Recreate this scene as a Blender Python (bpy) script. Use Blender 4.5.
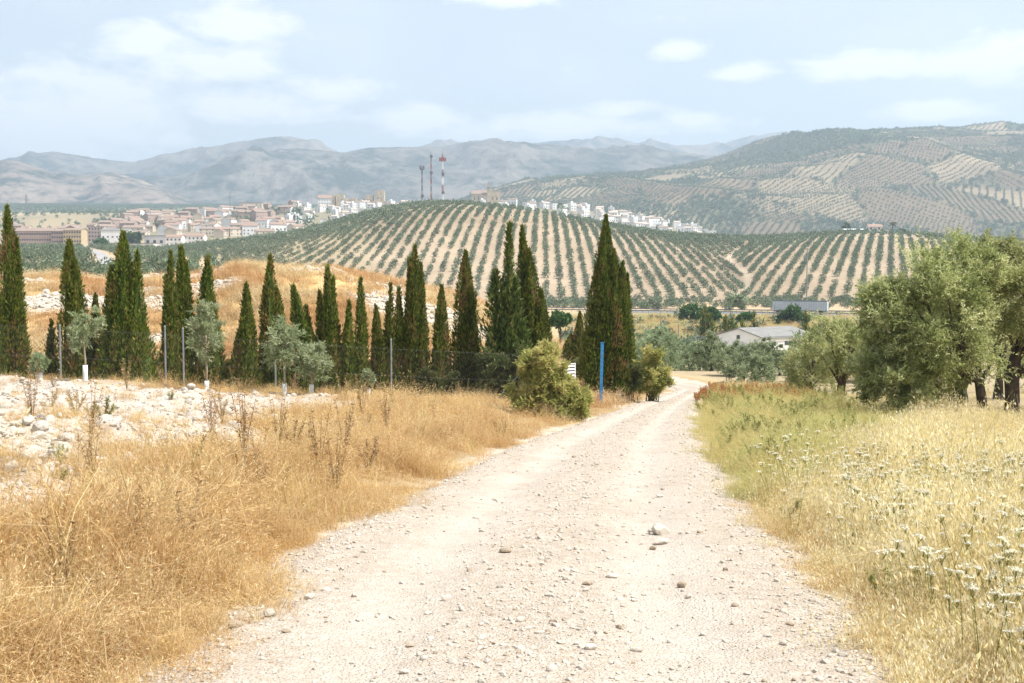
import bpy, math, random
import numpy as np
from mathutils import Vector

for o in list(bpy.data.objects):
    bpy.data.objects.remove(o, do_unlink=True)
sc = bpy.context.scene
C = sc.collection
RNG = np.random.default_rng(7)
random.seed(7)
R = math.radians

# ------------------------------------------------------------------ camera, sky, sun, exposure
F = 1200.0                       # focal length in pixels of the 1024 px wide picture
PITCH = math.atan(71.5 / F)      # true horizon sits on picture row 270
EYE = 1.7
cam_d = bpy.data.cameras.new('camera')
cam_d.lens = F / 1024 * 36.0
cam_d.sensor_width = 36.0
cam_d.clip_start = 0.05
cam_d.clip_end = 40000
cam = bpy.data.objects.new('camera', cam_d)
C.objects.link(cam)
cam.location = (0, 0, EYE)
cam.rotation_euler = (math.pi / 2 - PITCH, 0, 0)
sc.camera = cam

SUN_EL, SUN_AZ = R(58), R(103)    # azimuth clockwise from +Y (the viewing direction)
sun_d = bpy.data.lights.new('sun', 'SUN')
sun_d.energy = 5.0
sun_d.angle = R(0.5)
sun_d.color = (1.0, 0.968, 0.915)
sun = bpy.data.objects.new('sun', sun_d)
C.objects.link(sun)
tosun = Vector((math.cos(SUN_EL) * math.sin(SUN_AZ), math.cos(SUN_EL) * math.cos(SUN_AZ), math.sin(SUN_EL)))
sun.rotation_euler = tosun.to_track_quat('Z', 'Y').to_euler()
sun.location = (60, 20, 90)

sc.view_settings.view_transform = 'Standard'
sc.view_settings.look = 'None'
sc.view_settings.gamma = 1.0
sc.view_settings.exposure = 0.95
sc.view_settings.use_curve_mapping = False
sc.cycles.use_denoising = True
sc.cycles.max_bounces = 4
sc.cycles.diffuse_bounces = 2
sc.cycles.glossy_bounces = 1
sc.cycles.transmission_bounces = 3
sc.cycles.volume_bounces = 0
sc.cycles.caustics_reflective = False
sc.cycles.caustics_refractive = False

HAZE_DENSITY = 2.1e-4


class NT:
    """small helper round a node tree"""
    def __init__(self, tree):
        self.t = tree
        tree.nodes.clear()

    def n(self, typ, **kw):
        nd = self.t.nodes.new(typ)
        for k, v in kw.items():
            if k.startswith('i_'):
                nd.inputs[k[2:].replace('_', ' ')].default_value = v
            else:
                setattr(nd, k, v)
        return nd

    def l(self, a, b):
        self.t.links.new(a, b)

    def ramp(self, fac, stops, interp='LINEAR'):
        nd = self.t.nodes.new('ShaderNodeValToRGB')
        cr = nd.color_ramp
        cr.interpolation = interp
        while len(cr.elements) < len(stops):
            cr.elements.new(0.5)
        for e, (p, c) in zip(cr.elements, stops):
            e.position = p
            e.color = (c, c, c, 1) if isinstance(c, (int, float)) else (*c, 1)
        if fac is not None:
            self.l(fac, nd.inputs[0])
        return nd.outputs[0]

    def math(self, op, a, b=None, clamp=False):
        nd = self.t.nodes.new('ShaderNodeMath')
        nd.operation = op
        nd.use_clamp = clamp
        for i, v in enumerate((a, b)):
            if v is None:
                continue
            if isinstance(v, (int, float)):
                nd.inputs[i].default_value = v
            else:
                self.l(v, nd.inputs[i])
        return nd.outputs[0]

    def mix(self, fac, a, b, blend='MIX'):
        nd = self.t.nodes.new('ShaderNodeMix')
        nd.data_type = 'RGBA'
        nd.blend_type = blend
        for sock, v in ((nd.inputs[0], fac), (nd.inputs[6], a), (nd.inputs[7], b)):
            if isinstance(v, (int, float)):
                sock.default_value = v
            elif isinstance(v, tuple):
                sock.default_value = (*v, 1)
            else:
                self.l(v, sock)
        return nd.outputs[2]

    def noise(self, vec, scale, detail=4, rough=0.55, dist=0.0):
        nd = self.t.nodes.new('ShaderNodeTexNoise')
        nd.inputs['Scale'].default_value = scale
        nd.inputs['Detail'].default_value = detail
        nd.inputs['Roughness'].default_value = rough
        nd.inputs['Distortion'].default_value = dist
        if vec is not None:
            self.l(vec, nd.inputs['Vector'])
        return nd.outputs[0]


# --- world: physical sky with thin summer clouds
world = bpy.data.worlds.new('World')
sc.world = world
world.use_nodes = True
w = NT(world.node_tree)
w_out = w.n('ShaderNodeOutputWorld')
w_bg = w.n('ShaderNodeBackground', i_Strength=0.082)
sky = w.n('ShaderNodeTexSky', sky_type='NISHITA')
sky.sun_disc = False
sky.sun_elevation = SUN_EL
sky.sun_rotation = SUN_AZ
sky.altitude = 600
sky.air_density = 1.0
sky.dust_density = 2.2
sky.ozone_density = 1.0
tc = w.n('ShaderNodeTexCoord')
sep = w.n('ShaderNodeSeparateXYZ')
w.l(tc.outputs['Generated'], sep.inputs[0])
# a flat cloud deck seen in perspective, stretched so that far clouds lie in low banks
mp = w.n('ShaderNodeMapping')
mp.inputs['Scale'].default_value = (1.0, 1.0, 2.4)
w.l(tc.outputs['Generated'], mp.inputs['Vector'])
n_small = w.noise(mp.outputs[0], 19, 9, 0.64, 0.25)
n_mid = w.noise(mp.outputs[0], 5.5, 6, 0.58, 0.2)


def cloud_blob(px, py, rx, ry):
    """soft mask round one direction of the sky"""
    u, v = (px - 512) / F, (270 - py) / F
    d = Vector((u, 1.0, v)).normalized()
    sub = w.n('ShaderNodeVectorMath', operation='SUBTRACT')
    w.l(tc.outputs['Generated'], sub.inputs[0])
    sub.inputs[1].default_value = d
    ml = w.n('ShaderNodeVectorMath', operation='MULTIPLY')
    w.l(sub.outputs[0], ml.inputs[0])
    ml.inputs[1].default_value = (F / rx, F / rx, F / ry)
    ln = w.n('ShaderNodeVectorMath', operation='LENGTH')
    w.l(ml.outputs[0], ln.inputs[0])
    return w.math('SUBTRACT', 1.0, ln.outputs['Value'], clamp=True)


mask = None
for b in ((240, 25, 75, 42), (150, 48, 55, 30), (205, 64, 140, 30), (60, 120, 190, 70), (330, 92, 80, 24), (250, 108, 160, 30), (500, 2, 80, 18),
          (676, 53, 48, 17), (745, 75, 55, 14), (860, 68, 95, 24), (980, 62, 110, 34), (620, 112, 60, 16), (690, 122, 46, 14),
          (925, 112, 80, 16), (560, 128, 260, 22), (430, 120, 120, 20)):
    m = cloud_blob(*b)
    mask = m if mask is None else w.math('MAXIMUM', mask, m)
shape = w.math('ADD', w.math('MULTIPLY', mask, 0.56), w.math('MULTIPLY', n_small, 0.98))
shape = w.math('ADD', shape, w.math('MULTIPLY', n_mid, 0.25))
cl_main = w.ramp(shape, [(0.74, 0.0), (0.84, 0.42), (1.02, 1.0)])
cl_thin = w.ramp(n_mid, [(0.42, 0.0), (0.75, 0.55)])
cl = w.math('MAXIMUM', cl_main, w.math('MULTIPLY', cl_thin, 0.55), clamp=True)
cl = w.math('MULTIPLY', cl, w.ramp(sep.outputs['Z'], [(0.0, 0.0), (0.03, 1.0)]))
CLOUD = (8.9, 8.9, 9.2)
cc = w.n('ShaderNodeRGB')
cc.outputs[0].default_value = (*CLOUD, 1)
sky_soft = w.mix(0.58, sky.outputs[0], (6.7, 7.2, 7.6))      # thin milky veil of a hot summer day
w.l(w.mix(w.math('MULTIPLY', cl, 0.92), sky_soft, cc.outputs[0]), w_bg.inputs['Color'])
w.l(w_bg.outputs[0], w_out.inputs['Surface'])


# ------------------------------------------------------------------ geometry of the view
_ca, _sa = math.cos(PITCH), math.sin(PITCH)


def zr(py, Y):
    """height relative to the world zero of picture row py at distance Y"""
    k = 341.5 - np.asarray(py, float)
    return EYE + Y * (-F * _sa + k * _ca) / (F * _ca + k * _sa)


def xr(px, py, Y):
    k = 341.5 - np.asarray(py, float)
    return Y * (np.asarray(px, float) - 512) / (F * _ca + k * _sa)


def at(px, py, Y):
    return Vector((float(xr(px, py, Y)), float(Y), float(zr(py, Y))))


def sstep(a, b, x):
    t = np.clip((np.asarray(x, float) - a) / (b - a), 0, 1)
    return t * t * (3 - 2 * t)


def vnoise(x, y, seed=0):
    x = np.asarray(x, float)
    y = np.asarray(y, float)
    xi = np.floor(x).astype(np.int64)
    yi = np.floor(y).astype(np.int64)
    fx, fy = x - xi, y - yi
    fx = fx * fx * fx * (fx * (fx * 6 - 15) + 10)
    fy = fy * fy * fy * (fy * (fy * 6 - 15) + 10)

    def h(a, b):
        n = (a * 374761393 + b * 668265263 + seed * 974634777) & 0xFFFFFFFF
        n = ((n ^ (n >> 13)) * 1274126177) & 0xFFFFFFFF
        n = (n ^ (n >> 16)) & 0xFFFFFFFF
        return n / 4294967295.0
    a = h(xi, yi) * (1 - fx) + h(xi + 1, yi) * fx
    b = h(xi, yi + 1) * (1 - fx) + h(xi + 1, yi + 1) * fx
    return a * (1 - fy) + b * fy


def fbm(x, y, oct=4, seed=0, gain=0.5):
    s, a, tot = 0.0, 1.0, 0.0
    for i in range(oct):
        s = s + a * (vnoise(x, y, seed + i * 17) - 0.5)
        tot += a
        a *= gain
        x = x * 2.03 + 11.3
        y = y * 2.03 - 7.1
    return s / tot * 2      # about -1 .. 1


def ridged(x, y, oct=5, seed=0):
    s, a, tot = 0.0, 1.0, 0.0
    for i in range(oct):
        v = 1 - np.abs(2 * vnoise(x, y, seed + i * 13) - 1)
        s = s + a * v * v
        tot += a
        a *= 0.5
        x = x * 2.07 + 3.3
        y = y * 2.07 - 5.1
    return s / tot


# ---- road edges (X of left and right edge against Y)
_ry = np.array([-40, 0, 6.3, 8.5, 10.7, 14.6, 22.7, 29, 37, 45, 58, 68, 77, 84, 91, 100.])
_rl = np.array([-1.8, -1.9, -1.98, -2.0, -1.85, -1.25, -.05, 1.25, 2.95, 4.6, 7.5, 9.4, 9.6, 7.0, 2.0, -8.])
_rr = np.array([2.0, 2.05, 2.12, 2.36, 2.5, 2.8, 3.62, 4.45, 5.6, 7.0, 9.4, 11.6, 12.8, 12.2, 8.6, 0.])


def _smooth_interp(y, xs, vs):
    y = np.asarray(y, float)
    return (np.interp(y - 2, xs, vs) + np.interp(y - 1, xs, vs) + np.interp(y, xs, vs) * 2 + np.interp(y + 1, xs, vs) + np.interp(y + 2, xs, vs)) / 6


def XL(y):
    return _smooth_interp(y, _ry, _rl)


def XR(y):
    return _smooth_interp(y, _ry, _rr)


_gy = np.array([-60, 0, 75, 100, 140, 200, 300, 420.])
_gz = np.array([3.0, 0, -5.62, -7.2, -8.9, -10.6, -9.2, -8.6])


def G0(y):
    return _smooth_interp(y, _gy, _gz)


# mound behind the cypresses: picture row of its crest at Y = 76
_mx = np.array([-500, -100, 0, 60, 110, 150, 200, 240, 270, 300, 330, 370, 410, 450, 490, 530, 570, 620])
_my = np.array([286, 281, 280, 276, 282, 279, 277, 268, 271, 270, 268, 277, 287, 296, 312, 338, 366, 390.])


def soil_mask(X, Y, d):
    """bare limestone strip on top of the left bank"""
    nz = fbm(X * .5, Y * .5, 4, 61)
    lim = 1.55 + .145 * np.clip(Y - 8, 0, 26)
    return sstep(lim - .4, lim + .9, d + nz * 1.5) * (1 - sstep(31, 36, Y + nz * 3)) * sstep(-4, 3, Y)


def near_h(X, Y):
    X = np.asarray(X, float)
    Y = np.asarray(Y, float)
    g = G0(Y)
    d = XL(Y) - X
    hb = (0.80 - 0.30 * sstep(12, 30, Y) + .054 * np.clip(d - 4.5, 0, 13) * sstep(14, 30, Y)) * (1 - .8 * sstep(34.5, 41, Y)) * (1 - sstep(52, 75, Y))
    lump = 1 + 0.12 * fbm(X * .35, Y * .35, 3, 5)
    bank = hb * sstep(0.1, 2.6 + .05 * np.clip(Y, 0, 30), d) * lump
    dr = X - XR(Y)
    right = 0.05 * sstep(0.0, 1.2, dr) * (1 - sstep(60, 90, Y)) + 0.003 * np.clip(dr - 3, 0, 12)
    rough = 0.05 * fbm(X * 1.3, Y * 1.3, 4, 9) * np.clip((np.abs(X - (XL(Y) + XR(Y)) / 2) - 1.6), 0, 1)
    soil = soil_mask(X, Y, d)
    rough = rough + soil * (0.13 * fbm(X * 2.6, Y * 2.6, 5, 21) + 0.12 * fbm(X * .6, Y * .6, 2, 23))
    z = g + bank + right + rough
    # mound
    Ys = np.maximum(Y, 1.0)
    px = 512 + 1202 * X / Ys
    crest = zr(np.interp(px, _mx, _my), 76.0)
    add = np.maximum(crest - z, 0) * sstep(43, 77, Y) * (1 - sstep(80, 118, Y))
    add = add * (1 + 0.0 * px)
    z = z + add + add * 0.05 * fbm(X * .12, Y * .12, 4, 3)
    return z


# ---- far ground: picture row of the ground for given picture column and distance
_TX = np.array([-400, 0, 70, 130, 200, 260, 320, 400, 480, 560, 620, 700, 760, 900, 1024, 1450.])
_TY = np.array([90, 130, 200, 300, 420, 750, 900, 1100, 1400, 1600, 2100, 4200.])
_TP = np.array([
    [300, 300, 300, 300, 300, 300, 300, 303, 322, 347, 382, 382, 382, 382, 382, 382],
    [292, 292, 292, 292, 292, 292, 296, 312, 330, 354, 369, 369, 369, 369, 369, 369],
    [280, 280, 280, 280, 280, 282, 292, 315, 330, 345, 352, 352, 352, 352, 352, 352],
    [272, 272, 272, 272, 273, 277, 292, 308, 316, 319, 319, 319, 319, 319, 319, 319],
    [258, 258, 258, 258, 262, 272, 288, 301, 301, 301, 301, 301, 301, 301, 301, 301],
    [249, 249, 249, 249, 252, 258, 270, 285, 290, 290, 290, 290, 290, 290, 290, 290],
    [246, 246, 246, 245, 244, 244, 246, 252, 252, 252, 252, 254, 260, 264, 264, 264],
    [234, 234, 234, 231, 229, 228, 227, 224, 224, 224, 232, 244, 252, 254, 254, 254],
    [226, 226, 225, 218, 214, 211, 207, 205, 205, 206, 213, 231, 244, 247, 247, 247],
    [219, 216, 213, 213, 211, 210, 211, 213, 213, 213, 221, 236, 243, 246, 246, 246],
    [213, 213, 213, 215, 216, 217, 218, 219, 220, 222, 230, 238, 240, 242, 242, 242],
    [206, 206, 206, 206, 206, 206, 206, 206, 206, 210, 214, 220, 224, 226, 226, 226]], float)
_TXd = np.arange(-400, 1451, 10.0)
_TYd = np.linspace(math.log(90), math.log(4200), 160)


def _build_table():
    rel = np.array([zr(row, Y) for row, Y in zip(_TP, _TY)])
    a = np.array([np.interp(_TXd, _TX, r) for r in rel])
    ly = np.log(_TY)
    b = np.array([np.interp(_TYd, ly, a[:, j]) for j in range(len(_TXd))]).T
    for _ in range(6):
        p = np.pad(b, ((1, 1), (1, 1)), 'edge')
        b = (p[:-2, 1:-1] + p[2:, 1:-1] + p[1:-1, :-2] + p[1:-1, 2:] + 4 * p[1:-1, 1:-1]) / 8
    return b


_TAB = _build_table()


def far_h(X, Y):
    X = np.asarray(X, float)
    Yc = np.clip(np.asarray(Y, float), 90, 4200)
    px = np.clip(512 + 1202 * X / np.maximum(np.asarray(Y, float), 1), -400, 1450)
    i = np.clip((px + 400) / 10, 0, len(_TXd) - 1.001)
    j = np.clip((np.log(Yc) - _TYd[0]) / (_TYd[1] - _TYd[0]), 0, len(_TYd) - 1.001)
    i0, j0 = i.astype(int), j.astype(int)
    fi, fj = i - i0, j - j0
    z = (_TAB[j0, i0] * (1 - fi) + _TAB[j0, i0 + 1] * fi) * (1 - fj) + (_TAB[j0 + 1, i0] * (1 - fi) + _TAB[j0 + 1, i0 + 1] * fi) * fj
    return z + 0.35 * fbm(X * .03, Y * .03, 3, 31) * sstep(110, 200, Y)


def ground_h(X, Y):
    wgt = sstep(88, 128, Y)
    return near_h(X, Y) * (1 - wgt) + far_h(X, Y) * wgt


# ---- olive hill
_hx = np.array([-100, 60, 135, 170, 200, 250, 300, 350, 380, 410, 440, 480, 520, 560, 600, 640, 680, 720, 760, 800, 840, 880, 920, 960, 1024, 1100, 1300])
_hc = np.array([262, 260, 255, 250, 247, 242, 234, 221, 213, 208, 205, 208, 212, 218, 227, 233, 238, 239, 240, 237, 234, 234, 236, 240, 243, 247, 262.])
_bx = np.array([-100, 200, 260, 330, 400, 1300])
_by = np.array([270, 269, 273, 290, 303, 303.])
HB, HC = 415.0, 800.0


def hill_h(X, Y):
    X = np.asarray(X, float)
    Y = np.asarray(Y, float)
    px = 512 + 1202 * X / np.maximum(Y, 1)
    pc = sum(np.interp(px + k, _hx, _hc) for k in (-24, -12, 0, 12, 24)) / 5
    pb = sum(np.interp(px + k, _bx, _by) for k in (-24, -12, 0, 12, 24)) / 5
    zc, zb = zr(pc, HC), zr(pb, HB)
    t = (Y - HB) / (HC - HB)
    prof = np.where(t < 0, t * 0.5, np.where(t < 1, np.sin(np.clip(t, 0, 1) * math.pi / 2) * .72 + .28 * np.clip(t, 0, 1) * (2 - np.clip(t, 0, 1)),
                                            1 - 1.3 * (t - 1) ** 1.6 * 2))
    prof = np.where(np.isnan(prof), 0, prof)
    z = zb + (zc - zb) * prof
    z = z + 1.2 * fbm(X * .012, Y * .012, 3, 41) * np.clip(t, 0, 1)
    gl = np.exp(-((px - (735 + 10 * np.sin(Y * .02))) / 16) ** 2) * 2.2 * sstep(0, .15, t) * (1 - sstep(.5, .85, t))
    return z - gl


# ---- hill of groves at the right, farther away
_gx = np.array([380, 440, 490, 505, 540, 580, 640, 700, 760, 800, 830, 880, 940, 1024, 1150, 1500])
_gc = np.array([232, 214, 198, 190, 183, 178, 173, 167, 153, 146, 140, 134, 130, 127, 124, 130.])
GB, GC = 1750.0, 3200.0


def grove_h(X, Y):
    X = np.asarray(X, float)
    Y = np.asarray(Y, float)
    px = 512 + 1202 * X / np.maximum(Y, 1)
    pc = sum(np.interp(px + k, _gx, _gc) for k in (-30, -15, 0, 15, 30)) / 5
    zc, zb = zr(pc, GC), zr(241.0, GB)
    t = (Y - GB) / (GC - GB)
    tt = np.clip(t, 0, 1)
    prof = np.where(t < 0, t * .4, np.where(t < 1, np.sin(tt * math.pi / 2) ** 1.1, 1 - 1.2 * np.clip(t - 1, 0, 9) ** 1.5))
    z = zb + (zc - zb) * prof
    rel = sstep(0, .2, t) * (1 - 0.75 * sstep(.8, 1.0, t))
    rd = ridged(X * .0016 + Y * .0005, Y * .0011, 4, 51)
    return z + rel * ((rd - .45) * 62 + 7 * fbm(X * .011, Y * .011, 4, 53)) * np.clip((zc - zb) / 250, .1, 1)


# ------------------------------------------------------------------ mesh helpers
def mesh_from(name, V, faces_list, mats=None, attrs=None, smooth=False, mat_idx=None):
    """V (n,3); faces_list: list of int arrays (m,k) with k = 3 or 4"""
    me = bpy.data.meshes.new(name)
    V = np.asarray(V, np.float32)
    me.vertices.add(len(V))
    me.vertices.foreach_set('co', V.ravel())
    loops = np.concatenate([f.ravel() for f in faces_list]).astype(np.int32)
    tot = np.concatenate([np.full(len(f), f.shape[1], np.int32) for f in faces_list])
    start = np.concatenate([[0], np.cumsum(tot)[:-1]]).astype(np.int32)
    me.loops.add(len(loops))
    me.loops.foreach_set('vertex_index', loops)
    me.polygons.add(len(tot))
    me.polygons.foreach_set('loop_start', start)
    me.polygons.foreach_set('loop_total', tot)
    if mat_idx is not None:
        me.polygons.foreach_set('material_index', np.asarray(mat_idx, np.int32))
    me.polygons.foreach_set('use_smooth', np.full(len(tot), bool(smooth)))
    me.update(calc_edges=True)
    me.validate()
    for k, a in (attrs or {}).items():
        a = np.asarray(a, np.float32)
        if a.ndim == 1:
            at_ = me.attributes.new(k, 'FLOAT', 'POINT')
            at_.data.foreach_set('value', a)
        else:
            at_ = me.attributes.new(k, 'FLOAT_COLOR', 'POINT')
            if a.shape[1] == 3:
                a = np.concatenate([a, np.ones((len(a), 1), np.float32)], 1)
            at_.data.foreach_set('color', a.ravel())
    for m in (mats if isinstance(mats, (list, tuple)) else [mats]):
        if m is not None:
            me.materials.append(m)
    return me


class MB:
    """collects shapes for ONE mesh"""
    def __init__(self):
        self.V, self.Q, self.T, self.A, self.n = [], [], [], [], 0
        self.MQ, self.MT = [], []

    def add(self, V, Q=None, T=None, tint=None, mi=0):
        V = np.asarray(V, float).reshape(-1, 3)
        self.V.append(V)
        if Q is not None and len(Q):
            Q = np.asarray(Q, int).reshape(-1, 4)
            self.Q.append(Q + self.n)
            self.MQ.append(np.full(len(Q), mi))
        if T is not None and len(T):
            T = np.asarray(T, int).reshape(-1, 3)
            self.T.append(T + self.n)
            self.MT.append(np.full(len(T), mi))
        self.A.append(np.full(len(V), .5) if tint is None else np.broadcast_to(np.asarray(tint, float), (len(V),)))
        self.n += len(V)
        return self

    def box(self, lo, hi, mi=0, rz=0.0, c=(0, 0)):
        x0, y0, z0 = lo
        x1, y1, z1 = hi
        V = np.array([[x0, y0, z0], [x1, y0, z0], [x1, y1, z0], [x0, y1, z0], [x0, y0, z1], [x1, y0, z1], [x1, y1, z1], [x0, y1, z1]], float)
        if rz:
            cs, sn = math.cos(rz), math.sin(rz)
            x, y = V[:, 0] - c[0], V[:, 1] - c[1]
            V[:, 0], V[:, 1] = c[0] + cs * x - sn * y, c[1] + sn * x + cs * y
        return self.add(V, [[0, 3, 2, 1], [4, 5, 6, 7], [0, 1, 5, 4], [1, 2, 6, 5], [2, 3, 7, 6], [3, 0, 4, 7]], mi=mi)

    def tube(self, pts, rad, sides=8, mi=0, cap=True, jit=0.0, rng=None):
        pts = np.asarray(pts, float)
        rad = np.broadcast_to(np.asarray(rad, float), (len(pts),))
        tang = np.gradient(pts, axis=0)
        tang /= np.linalg.norm(tang, axis=1, keepdims=True) + 1e-9
        ref = np.array([0, 0, 1.0]) if abs(tang[0, 2]) < .9 else np.array([1.0, 0, 0])
        a = np.cross(tang, ref)
        a /= np.linalg.norm(a, axis=1, keepdims=True) + 1e-9
        b = np.cross(tang, a)
        th = np.arange(sides) / sides * 2 * math.pi
        rr = rad[:, None] * np.ones(sides)[None]
        if jit and rng is not None:
            rr = rr * (1 + jit * (rng.random((len(pts), sides)) - .5))
        V = pts[:, None] + a[:, None] * (np.cos(th)[None, :, None] * rr[..., None]) + b[:, None] * (np.sin(th)[None, :, None] * rr[..., None])
        n = len(pts)
        i = np.arange(n - 1)[:, None] * sides
        j = np.arange(sides)[None]
        k = (np.arange(sides)[None] + 1) % sides
        Q = np.stack([i + j, i + k, i + sides + k, i + sides + j], -1).reshape(-1, 4)
        V = V.reshape(-1, 3)
        T = []
        if cap:
            V = np.concatenate([V, pts[-1:], pts[:1]])
            for s in range(sides):
                T.append([(n - 1) * sides + s, (n - 1) * sides + (s + 1) % sides, n * sides])
                T.append([(s + 1) % sides, s, n * sides + 1])
        return self.add(V, Q, T, mi=mi)

    def leaves(self, P, D, L, W, rng, tint=None, mi=0, fold=0.0):
        """diamond leaves: base P, direction D (unit), length L, width W"""
        n = len(P)
        r = rng.normal(size=(n, 3))
        s = np.cross(D, r)
        s /= np.linalg.norm(s, axis=1, keepdims=True) + 1e-9
        L = np.broadcast_to(L, (n,))[:, None]
        W = np.broadcast_to(W, (n,))[:, None]
        mid = P + D * L * .45
        V = np.stack([P, mid + s * W * .5, P + D * L, mid - s * W * .5], 1).reshape(-1, 3)
        Q = np.arange(n * 4).reshape(-1, 4)
        t = rng.random(n) if tint is None else tint
        return self.add(V, Q, tint=np.repeat(t, 4), mi=mi)

    def mesh(self, name, mats, smooth=False):
        fl, mi = [], []
        if self.Q:
            fl.append(np.concatenate(self.Q))
            mi += self.MQ
        if self.T:
            fl.append(np.concatenate(self.T))
            mi += self.MT
        return mesh_from(name, np.concatenate(self.V), fl, mats, {'tint': np.concatenate(self.A)}, smooth, np.concatenate(mi))


def link(name, me, parent=None, loc=None, rz=0.0):
    o = bpy.data.objects.new(name, me)
    C.objects.link(o)
    if parent is not None:
        o.parent = parent
    if loc is not None:
        o.location = loc
    o.rotation_euler.z = rz
    return o


def tag(o, label=None, cat=None, group=None, kind=None):
    for k, v in (('label', label), ('category', cat), ('group', group), ('kind', kind)):
        if v:
            o[k] = v
    return o


KIDS = {}


def thing(name, label, cat, loc=(0, 0, 0), rz=0.0, group=None):
    o = bpy.data.objects.new(name, None)
    o.empty_display_size = .2
    C.objects.link(o)
    o.location = loc
    o.rotation_euler.z = rz
    return tag(o, label, cat, group)


def part(name, me, parent, label=None):
    o = link(name, me, parent)
    KIDS.setdefault(parent.name, []).append(o)
    if label:
        o['label'] = label
    return o


def dup(root, loc, rz=0.0, scale=1.0, label=None, group=None, cat=None):
    c = root.copy()
    C.objects.link(c)
    c.location = loc
    c.rotation_euler.z = rz
    c.scale = (scale,) * 3 if isinstance(scale, (int, float)) else scale
    tag(c, label, cat, group)
    for ch in KIDS.get(root.name, []):
        d = ch.copy()
        C.objects.link(d)
        d.parent = c
        for g in KIDS.get(ch.name, []):
            e = g.copy()
            C.objects.link(e)
            e.parent = d
    return c


# ------------------------------------------------------------------ materials
def principled(name):
    m = bpy.data.materials.new(name)
    m.use_nodes = True
    t = NT(m.node_tree)
    out = t.n('ShaderNodeOutputMaterial')
    bs = t.n('ShaderNodeBsdfPrincipled')
    bs.inputs['Roughness'].default_value = .85
    bs.inputs['Specular IOR Level'].default_value = .2
    t.l(bs.outputs[0], out.inputs['Surface'])
    return m, t, bs, out


def leaf_mat(name, stops, trans=0.3, rough=.6, spec=.25, var=.25, patch=None, patch_scale=.4):
    """thin foliage: tint per leaf, a shift per tree or tuft, light passing through"""
    m, t, bs, out = principled(name)
    a = t.n('ShaderNodeAttribute', attribute_name='tint')
    oi = t.n('ShaderNodeObjectInfo')
    col = t.ramp(a.outputs['Fac'], stops)
    hv = t.n('ShaderNodeHueSaturation')
    t.l(t.math('ADD', t.math('MULTIPLY', oi.outputs['Random'], var), 1 - var / 2), hv.inputs['Value'])
    t.l(t.math('ADD', t.math('MULTIPLY', oi.outputs['Random'], .02), .49), hv.inputs['Hue'])
    t.l(col, hv.inputs['Color'])
    res = hv.outputs[0]
    if patch:
        g = t.n('ShaderNodeNewGeometry')
        f = t.ramp(t.noise(g.outputs['Position'], patch_scale, 3), [(.40, 0.0), (.62, 1.0)])
        res = t.mix(t.math('MULTIPLY', f, patch[1]), res, patch[0])
    t.l(res, bs.inputs['Base Color'])
    bs.inputs['Roughness'].default_value = rough
    bs.inputs['Specular IOR Level'].default_value = spec
    tr = t.n('ShaderNodeBsdfTranslucent')
    t.l(res, tr.inputs['Color'])
    mx = t.n('ShaderNodeMixShader', i_Fac=trans)
    t.l(bs.outputs[0], mx.inputs[1])
    t.l(tr.outputs[0], mx.inputs[2])
    t.l(mx.outputs[0], out.inputs['Surface'])
    return m


def solid_mat(name, col, rough=.7, metal=0.0, spec=.3, var=.15, scale=3.0, stain=None):
    m, t, bs, out = principled(name)
    tcn = t.n('ShaderNodeTexCoord')
    oi = t.n('ShaderNodeObjectInfo')
    add = t.n('ShaderNodeVectorMath', operation='ADD')
    t.l(tcn.outputs['Object'], add.inputs[0])
    t.l(oi.outputs['Location'], add.inputs[1])
    f = t.noise(add.outputs[0], scale, 5, .6)
    c = t.mix(t.ramp(f, [(.35, 0.0), (.7, 1.0)]), tuple(x * (1 - var) for x in col), tuple(min(1, x * (1 + var)) for x in col))
    if stain:
        f2 = t.ramp(t.noise(add.outputs[0], scale * .4, 6, .7), [(.52, 0.0), (.7, 1.0)])
        c = t.mix(t.math('MULTIPLY', f2, .6), c, stain)
    t.l(c, bs.inputs['Base Color'])
    bs.inputs['Roughness'].default_value = rough
    bs.inputs['Metallic'].default_value = metal
    bs.inputs['Specular IOR Level'].default_value = spec
    return m


M = {}
M['cypress'] = leaf_mat('cypress_foliage', [(0, (.036, .055, .010)), (.45, (.115, .155, .022)), (.78, (.22, .25, .040)), (.92, (.25, .20, .065)), (1, (.26, .17, .07))], .33, .6, .2, .35)
M['cypress_pale'] = leaf_mat('pale_cypress_foliage', [(0, (0.050, 0.075, 0.020)), (.5, (0.106, 0.150, 0.037)), (.9, (0.188, 0.237, 0.062)), (1, (0.250, 0.213, 0.088))], .25, .6, .2, .3)
M['olive'] = leaf_mat('olive_foliage', [(0, (.15, .18, .055)), (.45, (.36, .385, .145)), (.8, (.55, .565, .28)), (1, (.70, .68, .42))], .5, .5, .3, .15)
M['olive_mid'] = leaf_mat('grove_olive_foliage', [(0, (.12, .16, .075)), (.5, (.25, .30, .155)), (.85, (.38, .43, .26)), (1, (.50, .53, .36))], .45, .55, .3, .25)
M['olive_far'] = leaf_mat('far_olive_foliage', [(0, (.075, .105, .056)), (.5, (.132, .172, .100)), (1, (.215, .255, .165))], .28, .6, .25, .45)
M['young'] = leaf_mat('young_olive_foliage', [(0, (.20, .25, .11)), (.5, (.34, .39, .21)), (1, (.50, .52, .35))], .42, .5, .3, .2)
M['tamarisk'] = leaf_mat('tamarisk_foliage', [(0, (.22, .25, .06)), (.5, (.44, .44, .14)), (.85, (.60, .52, .22)), (1, (.68, .53, .26))], .5, .7, .15, .15)
M['dark_shrub'] = leaf_mat('dark_shrub_foliage', [(0, (0.056, 0.073, 0.022)), (.5, (0.112, 0.133, 0.042)), (1, (0.210, 0.210, 0.084))], .28, .6, .2, .3)
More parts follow.
